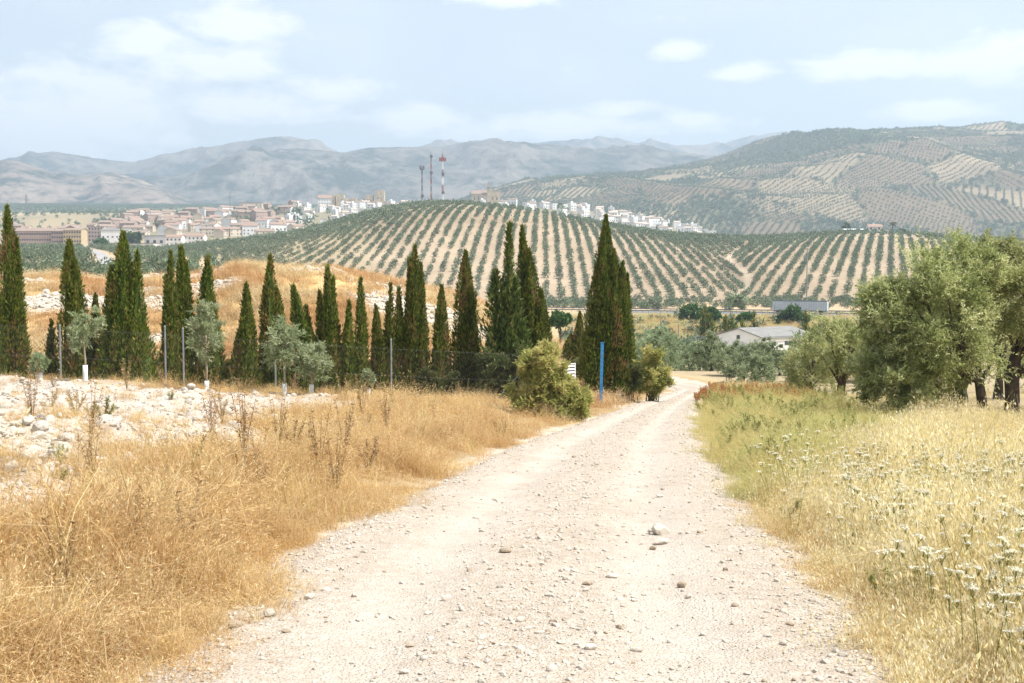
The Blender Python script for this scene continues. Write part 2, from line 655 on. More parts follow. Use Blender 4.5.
M['broad'] = leaf_mat('broad_tree_foliage', [(0, (0.036, 0.083, 0.018)), (.5, (0.068, 0.143, 0.030)), (1, (0.128, 0.225, 0.053))], .25, .5, .3, .3)
M['dry'] = leaf_mat('dry_grass_blades', [(0, (.36, .21, .085)), (.3, (.56, .37, .16)), (.65, (.72, .53, .27)), (1, (.84, .70, .44))], .5, .75, .15, .4, ((.50, .29, .11), .55), .8)
M['dry_mound'] = leaf_mat('mound_grass_blades', [(0, (.46, .32, .15)), (.5, (.62, .48, .26)), (1, (.76, .63, .40))], .4, .75, .15, .35, ((.46, .23, .085), .75), .16)
M['straw'] = leaf_mat('pale_oat_blades', [(0, (.40, .33, .11)), (.4, (.62, .49, .19)), (.75, (.80, .68, .38)), (1, (.88, .83, .64))], .5, .7, .2, .3, ((.54, .41, .15), .5), .9)
M['green'] = leaf_mat('green_grass_blades', [(0, (.20, .25, .075)), (.4, (.36, .385, .13)), (.75, (.54, .50, .21)), (1, (.70, .60, .31))], .5, .7, .2, .35, ((.58, .45, .19), .85), .9)
M['thistle'] = leaf_mat('dry_thistles', [(0, (.20, .12, .055)), (.5, (.38, .25, .12)), (1, (.58, .43, .24))], .3, .8, .1, .35)
M['weed'] = leaf_mat('weed_stems', [(0, (.13, .17, .05)), (.5, (.27, .28, .085)), (1, (.42, .36, .13))], .3, .7, .2, .3)
M['umbel'] = leaf_mat('white_umbels', [(0, (.60, .54, .34)), (.5, (.74, .70, .54)), (1, (.85, .84, .76))], .35, .7, .2, .15)
M['rust'] = leaf_mat('rusty_weeds', [(0, (.26, .11, .04)), (.5, (.42, .20, .07)), (1, (.55, .34, .14))], .3, .8, .1, .3)
M['bark'] = solid_mat('olive_bark', (.075, .058, .042), .9, var=.45, scale=9)
M['bark_pale'] = solid_mat('young_bark', (.30, .25, .18), .9, var=.2, scale=9)
M['guard'] = solid_mat('white_tree_guard', (.70, .70, .68), .6, var=.08)
M['steel'] = solid_mat('galvanised_steel', (.24, .25, .26), .5, .3, var=.2, scale=5)
M['wire'] = solid_mat('fence_wire', (.20, .20, .20), .6, .4, var=.1)
M['clod'] = solid_mat('white_clods', (.44, .395, .34), .95, var=.35, scale=9, stain=(.30, .235, .165))
M['blue'] = solid_mat('blue_paint', (.03, .20, .42), .55, var=.25, scale=7, stain=(.12, .24, .36))
M['white_paint'] = solid_mat('white_paint', (.78, .78, .77), .5, var=.06)
M['black'] = solid_mat('black_paint', (.03, .03, .03), .6)
M['stone'] = solid_mat('pale_limestone', (.47, .42, .355), .9, var=.25, scale=14, stain=(.27, .19, .12))
M['stone_grey'] = solid_mat('brown_stone', (.30, .235, .17), .9, var=.25, scale=14)
M['castle'] = solid_mat('castle_stone', (.50, .415, .30), .9, var=.25, scale=.35, stain=(.32, .24, .16))
M['white_wall'] = solid_mat('whitewash', (.74, .73, .71), .8, var=.07, scale=.4, stain=(.58, .55, .50))
M['cream_wall'] = solid_mat('cream_plaster', (.56, .48, .38), .8, var=.1, scale=.4)
M['ochre_wall'] = solid_mat('ochre_plaster', (.47, .37, .23), .8, var=.1, scale=.4)
M['brick_wall'] = solid_mat('brick_facade', (.37, .28, .235), .85, var=.15, scale=.5)
M['grey_wall'] = solid_mat('grey_render', (.50, .50, .50), .8, var=.08, scale=.4)
M['roof_tile'] = solid_mat('terracotta_tiles', (.285, .195, .15), .85, var=.3, scale=1.2)
M['roof_brown'] = solid_mat('weathered_tiles', (.26, .195, .155), .85, var=.3, scale=1.2)
M['roof_pale'] = solid_mat('pale_tiles', (.44, .36, .30), .85, var=.2, scale=1.2)
M['roof_grey'] = solid_mat('grey_roofing', (.215, .21, .20), .85, spec=.1, var=.12, scale=.8)
M['window'] = solid_mat('dark_window', (.035, .045, .055), .15, spec=.5, var=.2)
M['red_paint'] = solid_mat('red_mast_paint', (.30, .10, .085), .5, var=.1)
M['mast_grey'] = solid_mat('mast_steel', (.17, .17, .18), .6, .3)
M['trailer'] = solid_mat('trailer_side', (.50, .53, .57), .45, var=.08, scale=.6, stain=(.38, .40, .43))
M['trailer_dark'] = solid_mat('trailer_dark_trim', (.05, .06, .09), .5)
M['rubber'] = solid_mat('rubber', (.03, .03, .03), .8)
M['palm'] = leaf_mat('palm_fronds', [(0, (.04, .06, .02)), (1, (.12, .14, .05))], .2)


def ground_like(name, bump=.4, detail_scale=3.0, fine=30.0, contrast=.35):
    """colour zones stored on the sheet (soil, straw, dust), broken up by noise"""
    m, t, bs, out = principled(name)
    a = t.n('ShaderNodeAttribute', attribute_name='zone')
    g = t.n('ShaderNodeNewGeometry')
    n1 = t.noise(g.outputs['Position'], detail_scale, 6, .65)
    n2 = t.noise(g.outputs['Position'], fine, 4, .6)
    n0 = t.noise(g.outputs['Position'], detail_scale * .12, 4, .6)
    k = t.math('ADD', t.math('MULTIPLY', t.math('SUBTRACT', n1, .5), contrast * 2.2), 1.0)
    k = t.math('MULTIPLY', k, t.math('ADD', t.math('MULTIPLY', t.math('SUBTRACT', n2, .5), contrast * 1.8), 1.0))
    k = t.math('MULTIPLY', k, t.math('ADD', t.math('MULTIPLY', t.math('SUBTRACT', n0, .5), contrast * 1.2), 1.0))
    c = t.mix(1.0, a.outputs['Color'], k, 'MULTIPLY')
    t.l(c, bs.inputs['Base Color'])
    bs.inputs['Roughness'].default_value = .95
    bs.inputs['Specular IOR Level'].default_value = .1
    b = t.n('ShaderNodeBump', i_Strength=bump, i_Distance=.06)
    t.l(t.math('ADD', n1, t.math('MULTIPLY', n2, .5)), b.inputs['Height'])
    t.l(b.outputs[0], bs.inputs['Normal'])
    return m


M['ground'] = ground_like('dry_ground', .7, 2.0, 26.0, .3)
M['hill_soil'] = ground_like('hill_soil', .2, .08, .9, .22)
M['grove_soil'] = ground_like('grove_soil', .1, .012, .12, .22)


def road_mat():
    m, t, bs, out = principled('limestone_gravel')
    g = t.n('ShaderNodeNewGeometry')
    pos = g.outputs['Position']
    n1 = t.noise(pos, 1.1, 5, .6)
    n2 = t.noise(pos, 9, 6, .7)
    n3 = t.noise(pos, 70, 4, .65)
    base = t.ramp(n1, [(.3, (0.345, 0.279, 0.212)), (.5, (0.408, 0.345, 0.276)), (.7, (0.452, 0.396, 0.331))])
    base = t.mix(.55, base, t.ramp(n2, [(.30, (0.272, 0.209, 0.149)), (.5, (0.397, 0.335, 0.268)), (.66, (0.498, 0.443, 0.386))]))
    vo = t.n('ShaderNodeTexVoronoi')
    vo.inputs['Scale'].default_value = 42
    vo.inputs['Randomness'].default_value = 1
    t.l(pos, vo.inputs['Vector'])
    sepc = t.n('ShaderNodeSeparateColor')
    t.l(vo.outputs['Color'], sepc.inputs[0])
    peb = t.ramp(sepc.outputs[0], [(.0, (0.217, 0.160, 0.110)), (.10, (0.307, 0.244, 0.179)), (.3, (0.397, 0.339, 0.272)), (1, (0.515, 0.470, 0.415))])
    pf = t.ramp(vo.outputs['Distance'], [(.30, 1.0), (.5, 0.0)])
    base = t.mix(t.math('MULTIPLY', pf, .55), base, peb)
    # two compacted, dustier wheel tracks and a rougher strip between them
    ac = t.n('ShaderNodeAttribute', attribute_name='across')
    rut = t.ramp(t.math('ABSOLUTE', ac.outputs['Fac']), [(.18, 0.0), (.34, 1.0), (.52, 1.0), (.70, 0.0)])
    rut = t.math('MULTIPLY', rut, t.ramp(n1, [(.35, .35), (.6, 1.0)]))
    base = t.mix(t.math('MULTIPLY', rut, .7), base, (0.465, 0.411, 0.354))
    rough_ = t.math('SUBTRACT', 1.0, rut)
    # brown crumbs
    sp = t.ramp(t.noise(pos, 24, 3, .8), [(.63, 0.0), (.70, 1.0)])
    base = t.mix(t.math('MULTIPLY', sp, .55), base, (0.236, 0.160, 0.098))
    t.l(base, bs.inputs['Base Color'])
    bs.inputs['Roughness'].default_value = .95
    bs.inputs['Specular IOR Level'].default_value = .08
    b = t.n('ShaderNodeBump', i_Strength=.8, i_Distance=.025)
    h = t.math('ADD', t.math('MULTIPLY', pf, .35), t.math('ADD', n2, t.math('MULTIPLY', n3, .5)))
    t.l(h, b.inputs['Height'])
    t.l(b.outputs[0], bs.inputs['Normal'])
    return m


M['road'] = road_mat()


def mountain_mat():
    m, t, bs, out = principled('mountain_scrub')
    g = t.n('ShaderNodeNewGeometry')
    pos = g.outputs['Position']
    n1 = t.noise(pos, .0026, 8, .66)
    n2 = t.noise(pos, .02, 6, .7)
    a = t.n('ShaderNodeAttribute', attribute_name='zone')
    f = t.ramp(t.math('ADD', t.math('MULTIPLY', n1, .6), t.math('MULTIPLY', n2, .4)), [(.45, 0.0), (.55, 1.0)])
    c = t.mix(f, (.026, .038, .024), a.outputs['Color'])
    t.l(c, bs.inputs['Base Color'])
    bs.inputs['Roughness'].default_value = 1
    bs.inputs['Specular IOR Level'].default_value = 0
    b = t.n('ShaderNodeBump', i_Strength=.6, i_Distance=30.0)
    t.l(n2, b.inputs['Height'])
    t.l(b.outputs[0], bs.inputs['Normal'])
    return m


M['mountain'] = mountain_mat()


# ================================================================== THE SETTING
def grid_faces(nr, nc):
    i = np.arange(nr - 1)[:, None] * nc
    j = np.arange(nc - 1)[None]
    return np.stack([i + j, i + j + 1, i + nc + j + 1, i + nc + j], -1).reshape(-1, 4)


def lerp3(a, b, t):
    return np.asarray(a)[None] * (1 - t[:, None]) + np.asarray(b)[None] * t[:, None]


SOIL = np.array((.42, .37, .315))
STRAW = np.array((.30, .215, .115))
MOUND = np.array((.50, .345, .165))
GREENISH = np.array((.36, .32, .15))
ROWSOIL = np.array((.42, .305, .19))


def near_zone(X, Y):
    """what covers the ground near the track"""
    n = len(X)
    nz = fbm(X * .5, Y * .5, 4, 61)
    col = np.tile(STRAW, (n, 1))
    dl = XL(Y) - X
    dr = X - XR(Y)
    soil = soil_mask(X, Y, dl)
    col = col * (1 - soil[:, None]) + SOIL * soil[:, None]
    edge = (1 - sstep(-.1, .5, dl + nz * .6)) * (dl > -3) * (X < XR(Y))
    edge2 = (1 - sstep(.1, .7, dr + nz * .6)) * (X > XL(Y))
    e = np.maximum(edge, edge2)[:, None]
    col = col * (1 - e) + np.array((.44, .38, .30)) * e
    right = sstep(.5, 2, dr)
    col = col * (1 - right[:, None]) + np.array((.50, .37, .19)) * right[:, None]
    gr = right * sstep(12, 16, Y) * (1 - sstep(45, 60, Y)) * (1 - sstep(-.3, 1.2, dr - .3 - np.clip(Y - 14.5, 0, 18) * .29))
    col = col * (1 - gr[:, None]) + GREENISH * gr[:, None]
    orchard = sstep(6, 9, dr) * sstep(24, 29, Y) * (1 - sstep(90, 120, Y))
    orchard = np.maximum(orchard, sstep(50, 60, Y) * (1 - sstep(120, 150, Y)) * sstep(0, 3, dr))
    col = col * (1 - orchard[:, None]) + np.array((.31, .245, .155)) * orchard[:, None]  # orchard soil, its colour darkened to stand in for shade under the trees
    md = sstep(40, 48, Y) * sstep(0, 4, dl - 2)
    rocks = sstep(.04, .28, fbm(X * .16, Y * .30, 4, 67)) * .85
    mcol = MOUND[None] * (1 - rocks[:, None]) + np.array((.48, .42, .35)) * rocks[:, None]
    col = col * (1 - md[:, None]) + mcol * md[:, None]
    return col


def far_zone(X, Y):
    px = 512 + 1202 * X / np.maximum(Y, 1)
    nz = fbm(X * .008, Y * .008, 4, 71)
    col = np.tile(np.array((.36, .29, .17)), (len(X), 1))
    # green field between the grove and the motorway
    gf = sstep(560, 600, px) * sstep(185, 220, Y) * (1 - sstep(320, 335, Y))
    gcol = lerp3((.19, .185, .085), (.31, .25, .135), np.clip(nz + .5, 0, 1))
    col = col * (1 - gf[:, None]) + gcol * gf[:, None]
    rs = sstep(340, 360, Y) * (1 - sstep(850, 950, Y))
    col = col * (1 - rs[:, None]) + ROWSOIL * rs[:, None]
    # warehouse yard
    yd = np.exp(-(((px - 700) / 45) ** 4 + ((Y - 195) / 22) ** 4))
    col = col * (1 - yd[:, None]) + np.array((.60, .52, .42)) * yd[:, None]
    # straw slope behind the flats, olive plain beyond
    town = sstep(850, 1000, Y) * (1 - sstep(1500, 1700, Y))
    col = col * (1 - town[:, None]) + np.array((.22, .19, .125)) * town[:, None]
    st = sstep(1080, 1200, Y + nz * 120) * (1 - sstep(1500, 1700, Y + nz * 200)) * sstep(10, 40, px) * (1 - sstep(75, 110, px))
    col = col * (1 - st[:, None]) + np.array((.30, .24, .145)) * st[:, None]
    pl = sstep(1650, 1900, Y)
    p2 = fbm(X * .0022, Y * .0016, 3, 73)
    pcol = lerp3((.12, .14, .08), (.40, .33, .23), sstep(.12, .4, p2))
    col = col * (1 - pl[:, None]) + pcol * pl[:, None]
    return col


def build_ground():
    ang = np.concatenate([np.linspace(-180, -62, 30)[:-1], np.linspace(-62, -32, 70)[:-1], np.linspace(-32, 32, 760), np.linspace(32, 62, 70)[1:], np.linspace(62, 180, 30)[1:]])
    rad = np.concatenate([[0.05, .5], np.exp(np.linspace(math.log(1.0), math.log(4600), 520))])
    A, Rr = np.meshgrid(np.radians(ang), rad)
    X = (np.sin(A) * Rr).ravel()
    Y = (np.cos(A) * Rr).ravel()
    Z = ground_h(X, Y)
    inroad = sstep(.15, -.25, np.maximum(XL(Y) - X, X - XR(Y))) if False else 1 - sstep(-.5, -.05, np.maximum(XL(Y) - X, X - XR(Y)))
    Z = Z - .06 * inroad * (Y < 98) * (Y > -38)
    wgt = sstep(88, 128, Y)[:, None]
    col = near_zone(X, Y) * (1 - wgt) + far_zone(X, Y) * wgt
    me = mesh_from('ground', np.stack([X, Y, Z], 1), [grid_faces(len(rad), len(ang))[:, ::-1]], M['ground'], {'zone': col}, True)
    tag(link('ground', me), kind='structure')


def road_h(X, Y):
    c, hw = (XL(Y) + XR(Y)) / 2, (XR(Y) - XL(Y)) / 2
    v = (X - c) / hw
    rut = -.045 * (np.exp(-((v - .42) / .16) ** 2) + np.exp(-((v + .42) / .16) ** 2))
    edge = -.05 * sstep(.86, 1.06, np.abs(v))
    return G0(Y) + .045 + rut + edge + .020 * fbm(X * 1.7, Y * 1.7, 4, 81) + .010 * fbm(X * 9, Y * 9, 3, 83)


def build_road():
    v = np.linspace(-1.06, 1.06, 110)
    y = np.concatenate([np.linspace(-36, 3, 60)[:-1], np.exp(np.linspace(math.log(3), math.log(98), 620))])
    V, Y = np.meshgrid(v, y)
    wob = 1 + .05 * fbm(Y * .9, V * 0 + 3.1, 3, 85) * np.sign(V)
    Xm = (XL(Y) + XR(Y)) / 2 + V * wob * (XR(Y) - XL(Y)) / 2
    Z = road_h(Xm, Y)
    me = mesh_from('road', np.stack([Xm, Y, Z], -1).reshape(-1, 3), [grid_faces(len(y), len(v))], M['road'], {'across': (V * wob + .05 * fbm(Xm * .8, Y * .8, 3, 87)).ravel()}, True)
    tag(link('road', me), kind='structure')


# parcels on the grove hill and the plain: each with its row direction, soil and planting
_pr = np.random.default_rng(11)
NPAR = 190
PAR = np.stack([_pr.uniform(-300, 2600, NPAR), _pr.uniform(1650, 3350, NPAR)], 1)
PAR_ANG = _pr.uniform(-.9, .9, NPAR) + _pr.choice([0, 1.57], NPAR, p=[.8, .2])
PAR_KIND = _pr.choice(4, NPAR, p=[.46, .26, .18, .10])   # planted brown, planted pale, dense scrub, bare
PAR_SOIL = np.array([(.165, .125, .08), (.25, .195, .125), (.07, .085, .045), (.23, .18, .115)])
PAR_SP = _pr.uniform(7.5, 11, NPAR)


def parcel_of(X, Y):
    x = X + 40 * fbm(X * .006, Y * .006, 3, 91)
    y = Y + 60 * fbm(X * .005 + 9, Y * .005, 3, 93)
    best = np.full(len(X), 1e18)
    bi = np.zeros(len(X), int)
    second = np.full(len(X), 1e18)
    for i in range(NPAR):
        d = (x - PAR[i, 0]) ** 2 * 1.0 + (y - PAR[i, 1]) ** 2 * .8
        m = d < best
        second = np.where(m, best, np.minimum(second, d))
        best = np.where(m, d, best)
        bi = np.where(m, i, bi)
    return bi, np.sqrt(second) - np.sqrt(best)


def build_hills():
    # olive hill
    px = np.linspace(-60, 1300, 460)
    y = np.concatenate([np.linspace(HB - 25, HC + 20, 170), np.linspace(HC + 20, HC + 160, 24)[1:]])
    PX, Y = np.meshgrid(px, y)
    X = (PX - 512) / 1202 * Y
    Z = hill_h(X, Y)
    X, Y, Z, PXf = X.ravel(), Y.ravel(), Z.ravel(), PX.ravel()
    nz = fbm(X * .02, Y * .02, 4, 43)
    col = lerp3((.25, .19, .125), (.36, .28, .195), np.clip(nz * .9 + .5, 0, 1))
    left = 1 - sstep(330, 400, PXf)
    col = col * (1 - .35 * left[:, None]) + np.array((.33, .28, .16)) * .35 * left[:, None]
    gx = gully_x(Y)
    tr = np.exp(-((X - gx) / 1.6) ** 2) * (Y < 620) * (.5 + .5 * np.clip(nz + .5, 0, 1))
    col = col * (1 - tr[:, None]) + np.array((.46, .38, .28)) * tr[:, None]
    me = mesh_from('olive_hill', np.stack([X, Y, Z], 1), [grid_faces(len(y), len(px))], M['hill_soil'], {'zone': col}, True)
    tag(link('olive_hill', me), kind='structure')
    # grove hill
    px = np.linspace(360, 1400, 420)
    y = np.concatenate([np.linspace(GB - 60, GC + 60, 260), np.linspace(GC + 60, GC + 600, 20)[1:]])
    PX, Y = np.meshgrid(px, y)
    X = ((PX - 512) / 1202 * Y).ravel()
    Y = Y.ravel()
    Z = grove_h(X, Y)
    bi, gap = parcel_of(X, Y)
    col = PAR_SOIL[PAR_KIND[bi]] * (1 + .25 * fbm(X * .01, Y * .01, 4, 95))[:, None]
    e = (1 - sstep(2, 9, gap))[:, None] * .6
    col = col * (1 - e) + np.array((.07, .085, .045)) * e
    sc_ = sstep(.05, .3, fbm(X * .0035, Y * .0035, 4, 97) - .12)[:, None] * .8
    col = col * (1 - sc_) + np.array((.075, .09, .05)) * sc_
    me = mesh_from('grove_hill', np.stack([X, Y, Z], 1), [grid_faces(len(y), len(px))], M['grove_soil'], {'zone': col}, True)
    tag(link('grove_hill', me), kind='structure')


def gully_x(Y):
    return (739 + 9 * np.sin((Y - 430) * .035) - 512) / 1202 * Y


MOUNTAINS = [
    ('far_mountains', 6800, 6000, [(-300, 190), (300, 170), (400, 152), (430, 145), (450, 143), (475, 146), (530, 145), (560, 141), (595, 139), (640, 147), (700, 147), (740, 140), (772, 133), (800, 134), (840, 136), (900, 142), (1024, 160), (1400, 180)], (.19, .16, .13), 71),
    ('high_mountains', 5700, 4900, [(-400, 168), (-100, 170), (0, 164), (40, 154), (60, 152), (85, 156), (130, 163), (160, 158), (200, 150), (240, 143), (262, 140), (292, 137), (312, 140), (332, 149), (365, 160), (420, 175), (600, 190), (1400, 205)], (.175, .15, .12), 72),
    ('front_mountains', 4900, 3750, [(-400, 190), (80, 190), (130, 184), (180, 177), (220, 165), (255, 155), (300, 152), (345, 154), (378, 147), (410, 149), (440, 148), (472, 142), (505, 145), (545, 152), (600, 151), (650, 152), (700, 156), (800, 160), (1024, 172), (1400, 180)], (.18, .155, .125), 73),
    ('red_rock_hill', 4000, 3400, [(-400, 170), (-150, 160), (-40, 164), (0, 162), (18, 160), (40, 168), (60, 174), (90, 176), (115, 172), (140, 179), (165, 190), (190, 200), (230, 207), (320, 212), (1400, 214)], (.25, .195, .15), 74)]


def build_mountains():
    for name, yc, yb, prof, col, seed in MOUNTAINS:
        pp = np.array(prof, float)
        px = np.linspace(-380, 1400, 620)
        t = np.concatenate([np.linspace(-.15, 1.05, 150), np.linspace(1.05, 1.8, 20)[1:]])
        PX, T = np.meshgrid(px, t)
        Y = yb + (yc - yb) * T
        X = (PX - 512) / 1202 * Y
        pc = sum(np.interp(PX + k, pp[:, 0], pp[:, 1]) for k in (-8, -4, 0, 4, 8)) / 5
        zc, zb = zr(pc, yc), zr(212.0, yb)
        hgt = np.maximum(zc - zb, 0)
        k = 1.0 / 420
        rd = ridged(X * k + Y * k * .35, Y * k * .55, 5, seed)
        rd = .60 * rd + .40 * (.5 + .5 * fbm(X * k * 1.3, Y * k * .8, 5, seed + 9))
        tt = np.clip(T, 0, 1)
        prof_ = np.where(T < 0, T * .3, np.where(T < 1, np.sin(tt * math.pi / 2) ** 1.25, 1 - 1.1 * np.clip(T - 1, 0, 9) ** 1.4))
        rel = np.sin(np.clip(T, 0, 1) * math.pi) ** .7 * .80 * (1 - .8 * sstep(.72, 1, T))
        Z = zb + hgt * (prof_ + (rd - .5) * rel * .95) + hgt * .035 * fbm(X * k * 6, Y * k * 6, 4, seed + 3) * sstep(0, .3, T)
        X, Y, Z = X.ravel(), Y.ravel(), Z.ravel()
        z = np.array(col)[None] * (1 + .35 * fbm(X * k * 1.4, Y * k * 1.4, 4, seed + 5))[:, None]
        me = mesh_from(name, np.stack([X, Y, Z], 1), [grid_faces(len(t), len(px))], M['mountain'], {'zone': z}, True)
        tag(link(name, me), kind='structure')


build_ground()
build_road()
build_hills()
build_mountains()

# ------------------------------------------------------------------ the summer air
mh = bpy.data.materials.new('haze')
mh.use_nodes = True
ht = NT(mh.node_tree)
ho = ht.n('ShaderNodeOutputMaterial')
hv = ht.n('ShaderNodeVolumePrincipled')
hv.inputs['Color'].default_value = (.70, .85, 1.0, 1)
hv.inputs['Density'].default_value = HAZE_DENSITY
hv.inputs['Anisotropy'].default_value = .2
ht.l(hv.outputs[0], ho.inputs['Volume'])
hb_ = MB().box((-8600, -500, -20), (8600, 8200, 840))
tag(link('haze', hb_.mesh('haze', mh)), kind='stuff')


# ================================================================== instanced ground cover (stuff)
def scatter(name, pts, protos, scale, rot=None, idx=None, kind='stuff'):
    """one object of uncountable cover: geometry nodes put the tufts of a hidden-away collection on its points"""
    pts = np.asarray(pts, np.float32)
    n = len(pts)
    me = bpy.data.meshes.new(name)
    me.vertices.add(n)
    me.vertices.foreach_set('co', pts.ravel())
    if rot is None:
        rot = np.zeros((n, 3))
        rot[:, 2] = RNG.random(n) * 6.283
    for nm, typ, key, data in (('rot', 'FLOAT_VECTOR', 'vector', rot), ('scl', 'FLOAT', 'value', np.broadcast_to(scale, (n,)))):
        a = me.attributes.new(nm, typ, 'POINT')
        a.data.foreach_set(key, np.ascontiguousarray(data, np.float32).ravel())
    a = me.attributes.new('idx', 'INT', 'POINT')
    a.data.foreach_set('value', (RNG.integers(0, len(protos), n) if idx is None else idx).astype(np.int32))
    col = bpy.data.collections.new(name + '_tufts')
    for i, p in enumerate(protos):
        col.objects.link(bpy.data.objects.new('%s_tuft_%02d' % (name, i), p))
    g = bpy.data.node_groups.new(name, 'GeometryNodeTree')
    g.interface.new_socket('Geometry', in_out='INPUT', socket_type='NodeSocketGeometry')
    g.interface.new_socket('Geometry', in_out='OUTPUT', socket_type='NodeSocketGeometry')
    N, L = g.nodes, g.links
    gi, go = N.new('NodeGroupInput'), N.new('NodeGroupOutput')
    ip = N.new('GeometryNodeInstanceOnPoints')
    ci = N.new('GeometryNodeCollectionInfo')
    ci.inputs['Collection'].default_value = col
    ci.inputs['Separate Children'].default_value = True
    ci.inputs['Reset Children'].default_value = True
    ip.inputs['Pick Instance'].default_value = True

    def na(nm, typ):
        nd = N.new('GeometryNodeInputNamedAttribute')
        nd.data_type = typ
        nd.inputs['Name'].default_value = nm
        return nd.outputs['Attribute']
    L.new(gi.outputs[0], ip.inputs['Points'])
    L.new(ci.outputs[0], ip.inputs['Instance'])
    L.new(na('idx', 'INT'), ip.inputs['Instance Index'])
    L.new(na('rot', 'FLOAT_VECTOR'), ip.inputs['Rotation'])
    L.new(na('scl', 'FLOAT'), ip.inputs['Scale'])
    L.new(ip.outputs[0], go.inputs[0])
    o = link(name, me)
    mod = o.modifiers.new('cover', 'NODES')
    mod.node_group = g
    return tag(o, kind=kind)


def blades(b, rng, n, spread, h, width, droop, wild=0.35, tint=(0, 1), seg=3):
    """n bent tapering blades from a small patch"""
    base = np.stack([rng.normal(0, spread, n), rng.normal(0, spread, n), np.full(n, -.03)], 1)
    a = rng.random(n) * 6.283
    lean = np.abs(rng.normal(0, wild, n)) + .04
    hh = h * rng.uniform(.45, 1.1, n)
    hx, hy = np.cos(a), np.sin(a)
    ts = np.linspace(0, 1, seg + 1)
    s = np.stack([-hy, hx, np.zeros(n)], 1)
    tw = rng.normal(size=(n, 3)) * .5
    s = s + tw
    s /= np.linalg.norm(s, axis=1, keepdims=True)
    V = np.zeros((n, seg + 1, 2, 3))
    dr = droop * rng.uniform(.2, 1.3, n)
    for i, tt in enumerate(ts):
        ang = lean * tt * 1.2 + dr * tt ** 2
        out = hh * tt * np.sin(np.clip(ang, 0, 2.0))
        up = hh * tt * np.cos(np.clip(ang, 0, 2.0))
        c = base + np.stack([hx * out, hy * out, up], 1)
        wd = width * (1 - .85 * tt) * .5
        V[:, i, 0] = c + s * wd
        V[:, i, 1] = c - s * wd
    tops = (V[:, seg, 0] + V[:, seg, 1]) / 2
    V = V.reshape(-1, 3)
    k = np.arange(n)[:, None] * (seg + 1) * 2 + np.arange(seg)[None] * 2
    Q = np.stack([k, k + 1, k + 3, k + 2], -1).reshape(-1, 4)
    t = np.repeat(rng.uniform(tint[0], tint[1], n), (seg + 1) * 2)
    b.add(V, Q, tint=t)
    d = tops - base
    d /= np.linalg.norm(d, axis=1, keepdims=True)
    return tops, d


def tuft_dry(rng, h=.5, n=26, spread=.10, droop=.8, wild=.5, heads=True, width=.007):
    b = MB()
    tops, d = blades(b, rng, n, spread, h, width, droop, wild)
    blades(b, rng, n // 2, spread * 1.3, h * .5, width * 1.3, droop * 1.4, wild * 1.4, (0, .6))
    if heads:
        k = rng.random(n) < .55
        tp, dd = tops[k], d[k]
        for _ in range(4):
            off = rng.normal(0, .012, (len(tp), 3)) - dd * rng.uniform(0, .08, (len(tp), 1))
            dv = dd + rng.normal(0, .5, (len(tp), 3))
            dv /= np.linalg.norm(dv, axis=1, keepdims=True)
            b.leaves(tp + off, dv, rng.uniform(.025, .05, len(tp)), .008, rng, rng.uniform(.4, 1, len(tp)))
    return b


def tuft_oat(rng, h=.65):
    """wild oats: thin stems, loose hanging spikelets"""
    b = MB()
    tops, d = blades(b, rng, 13, .09, h, .006, .35, .28, (.3, .9))
    blades(b, rng, 16, .10, h * .55, .009, 1.0, .6, (0, .7))
    for _ in range(7):
        off = rng.normal(0, .035, (len(tops), 3)) - d * rng.uniform(0, .20, (len(tops), 1))
        dv = np.stack([rng.normal(0, .35, len(tops)), rng.normal(0, .35, len(tops)), -np.ones(len(tops))], 1)
        dv /= np.linalg.norm(dv, axis=1, keepdims=True)
        b.leaves(tops + off, dv, rng.uniform(.03, .05, len(tops)), .013, rng, rng.uniform(.65, 1, len(tops)))
    return b


def tuft_umbel(rng, h=.7):
    """white flat flower heads on branching stems"""
    b = MB()
    flow = MB()
    n = rng.integers(1, 4)
    for _ in range(n):
        a = rng.random() * 6.283
        top = np.array([math.cos(a) * rng.uniform(.02, .2), math.sin(a) * rng.uniform(.02, .2), h * rng.uniform(.75, 1.1)])
        b.tube([(0, 0, -.03), top * (.5, .5, .55), top], [.0028, .0022, .0014], 3, cap=False)
        r = rng.uniform(.018, .040)
        m = 34
        rr = r * np.sqrt(rng.random(m))
        th = rng.random(m) * 6.283
        tilt = rng.normal(0, .18, 2)
        ox, oy = rr * np.cos(th), rr * np.sin(th)
        P = top + np.stack([ox, oy, .012 - rr ** 2 * 5 + ox * tilt[0] + oy * tilt[1]], 1)
        D = rng.normal(size=(m, 3)) * (1, 1, .25)
        D /= np.linalg.norm(D, axis=1, keepdims=True)
        flow.leaves(P, D, .013, .010, rng, mi=1)
        for q in range(7):
            i = rng.integers(0, m)
            b.tube([top - (0, 0, .03), P[i] - (0, 0, .003)], [.0012, .0010], 3, cap=False)
    blades(b, rng, 10, .05, h * .5, .006, .7, .6)
    V0 = b.n
    b.V += flow.V
    b.Q += [q + V0 for q in flow.Q]
    b.MQ += flow.MQ
    b.A += flow.A
    b.n += flow.n
    return b


def tuft_weed(rng, h=.55, leafy=60):
    b = MB()
    tops = []
    for _ in range(6):
        a = rng.random() * 6.283
        top = np.array([math.cos(a) * .15, math.sin(a) * .15, h * rng.uniform(.6, 1.1)])
        b.tube([(0, 0, -.03), top * (.4, .4, .5), top], [.005, .004, .002], 3, cap=False)
        t = rng.random(leafy)[:, None] ** .7
        P = t * top
        D = rng.normal(size=(leafy, 3)) + (0, 0, .5)
        D /= np.linalg.norm(D, axis=1, keepdims=True)
        b.leaves(P, D, rng.uniform(.03, .08, leafy), .012, rng)
    return b


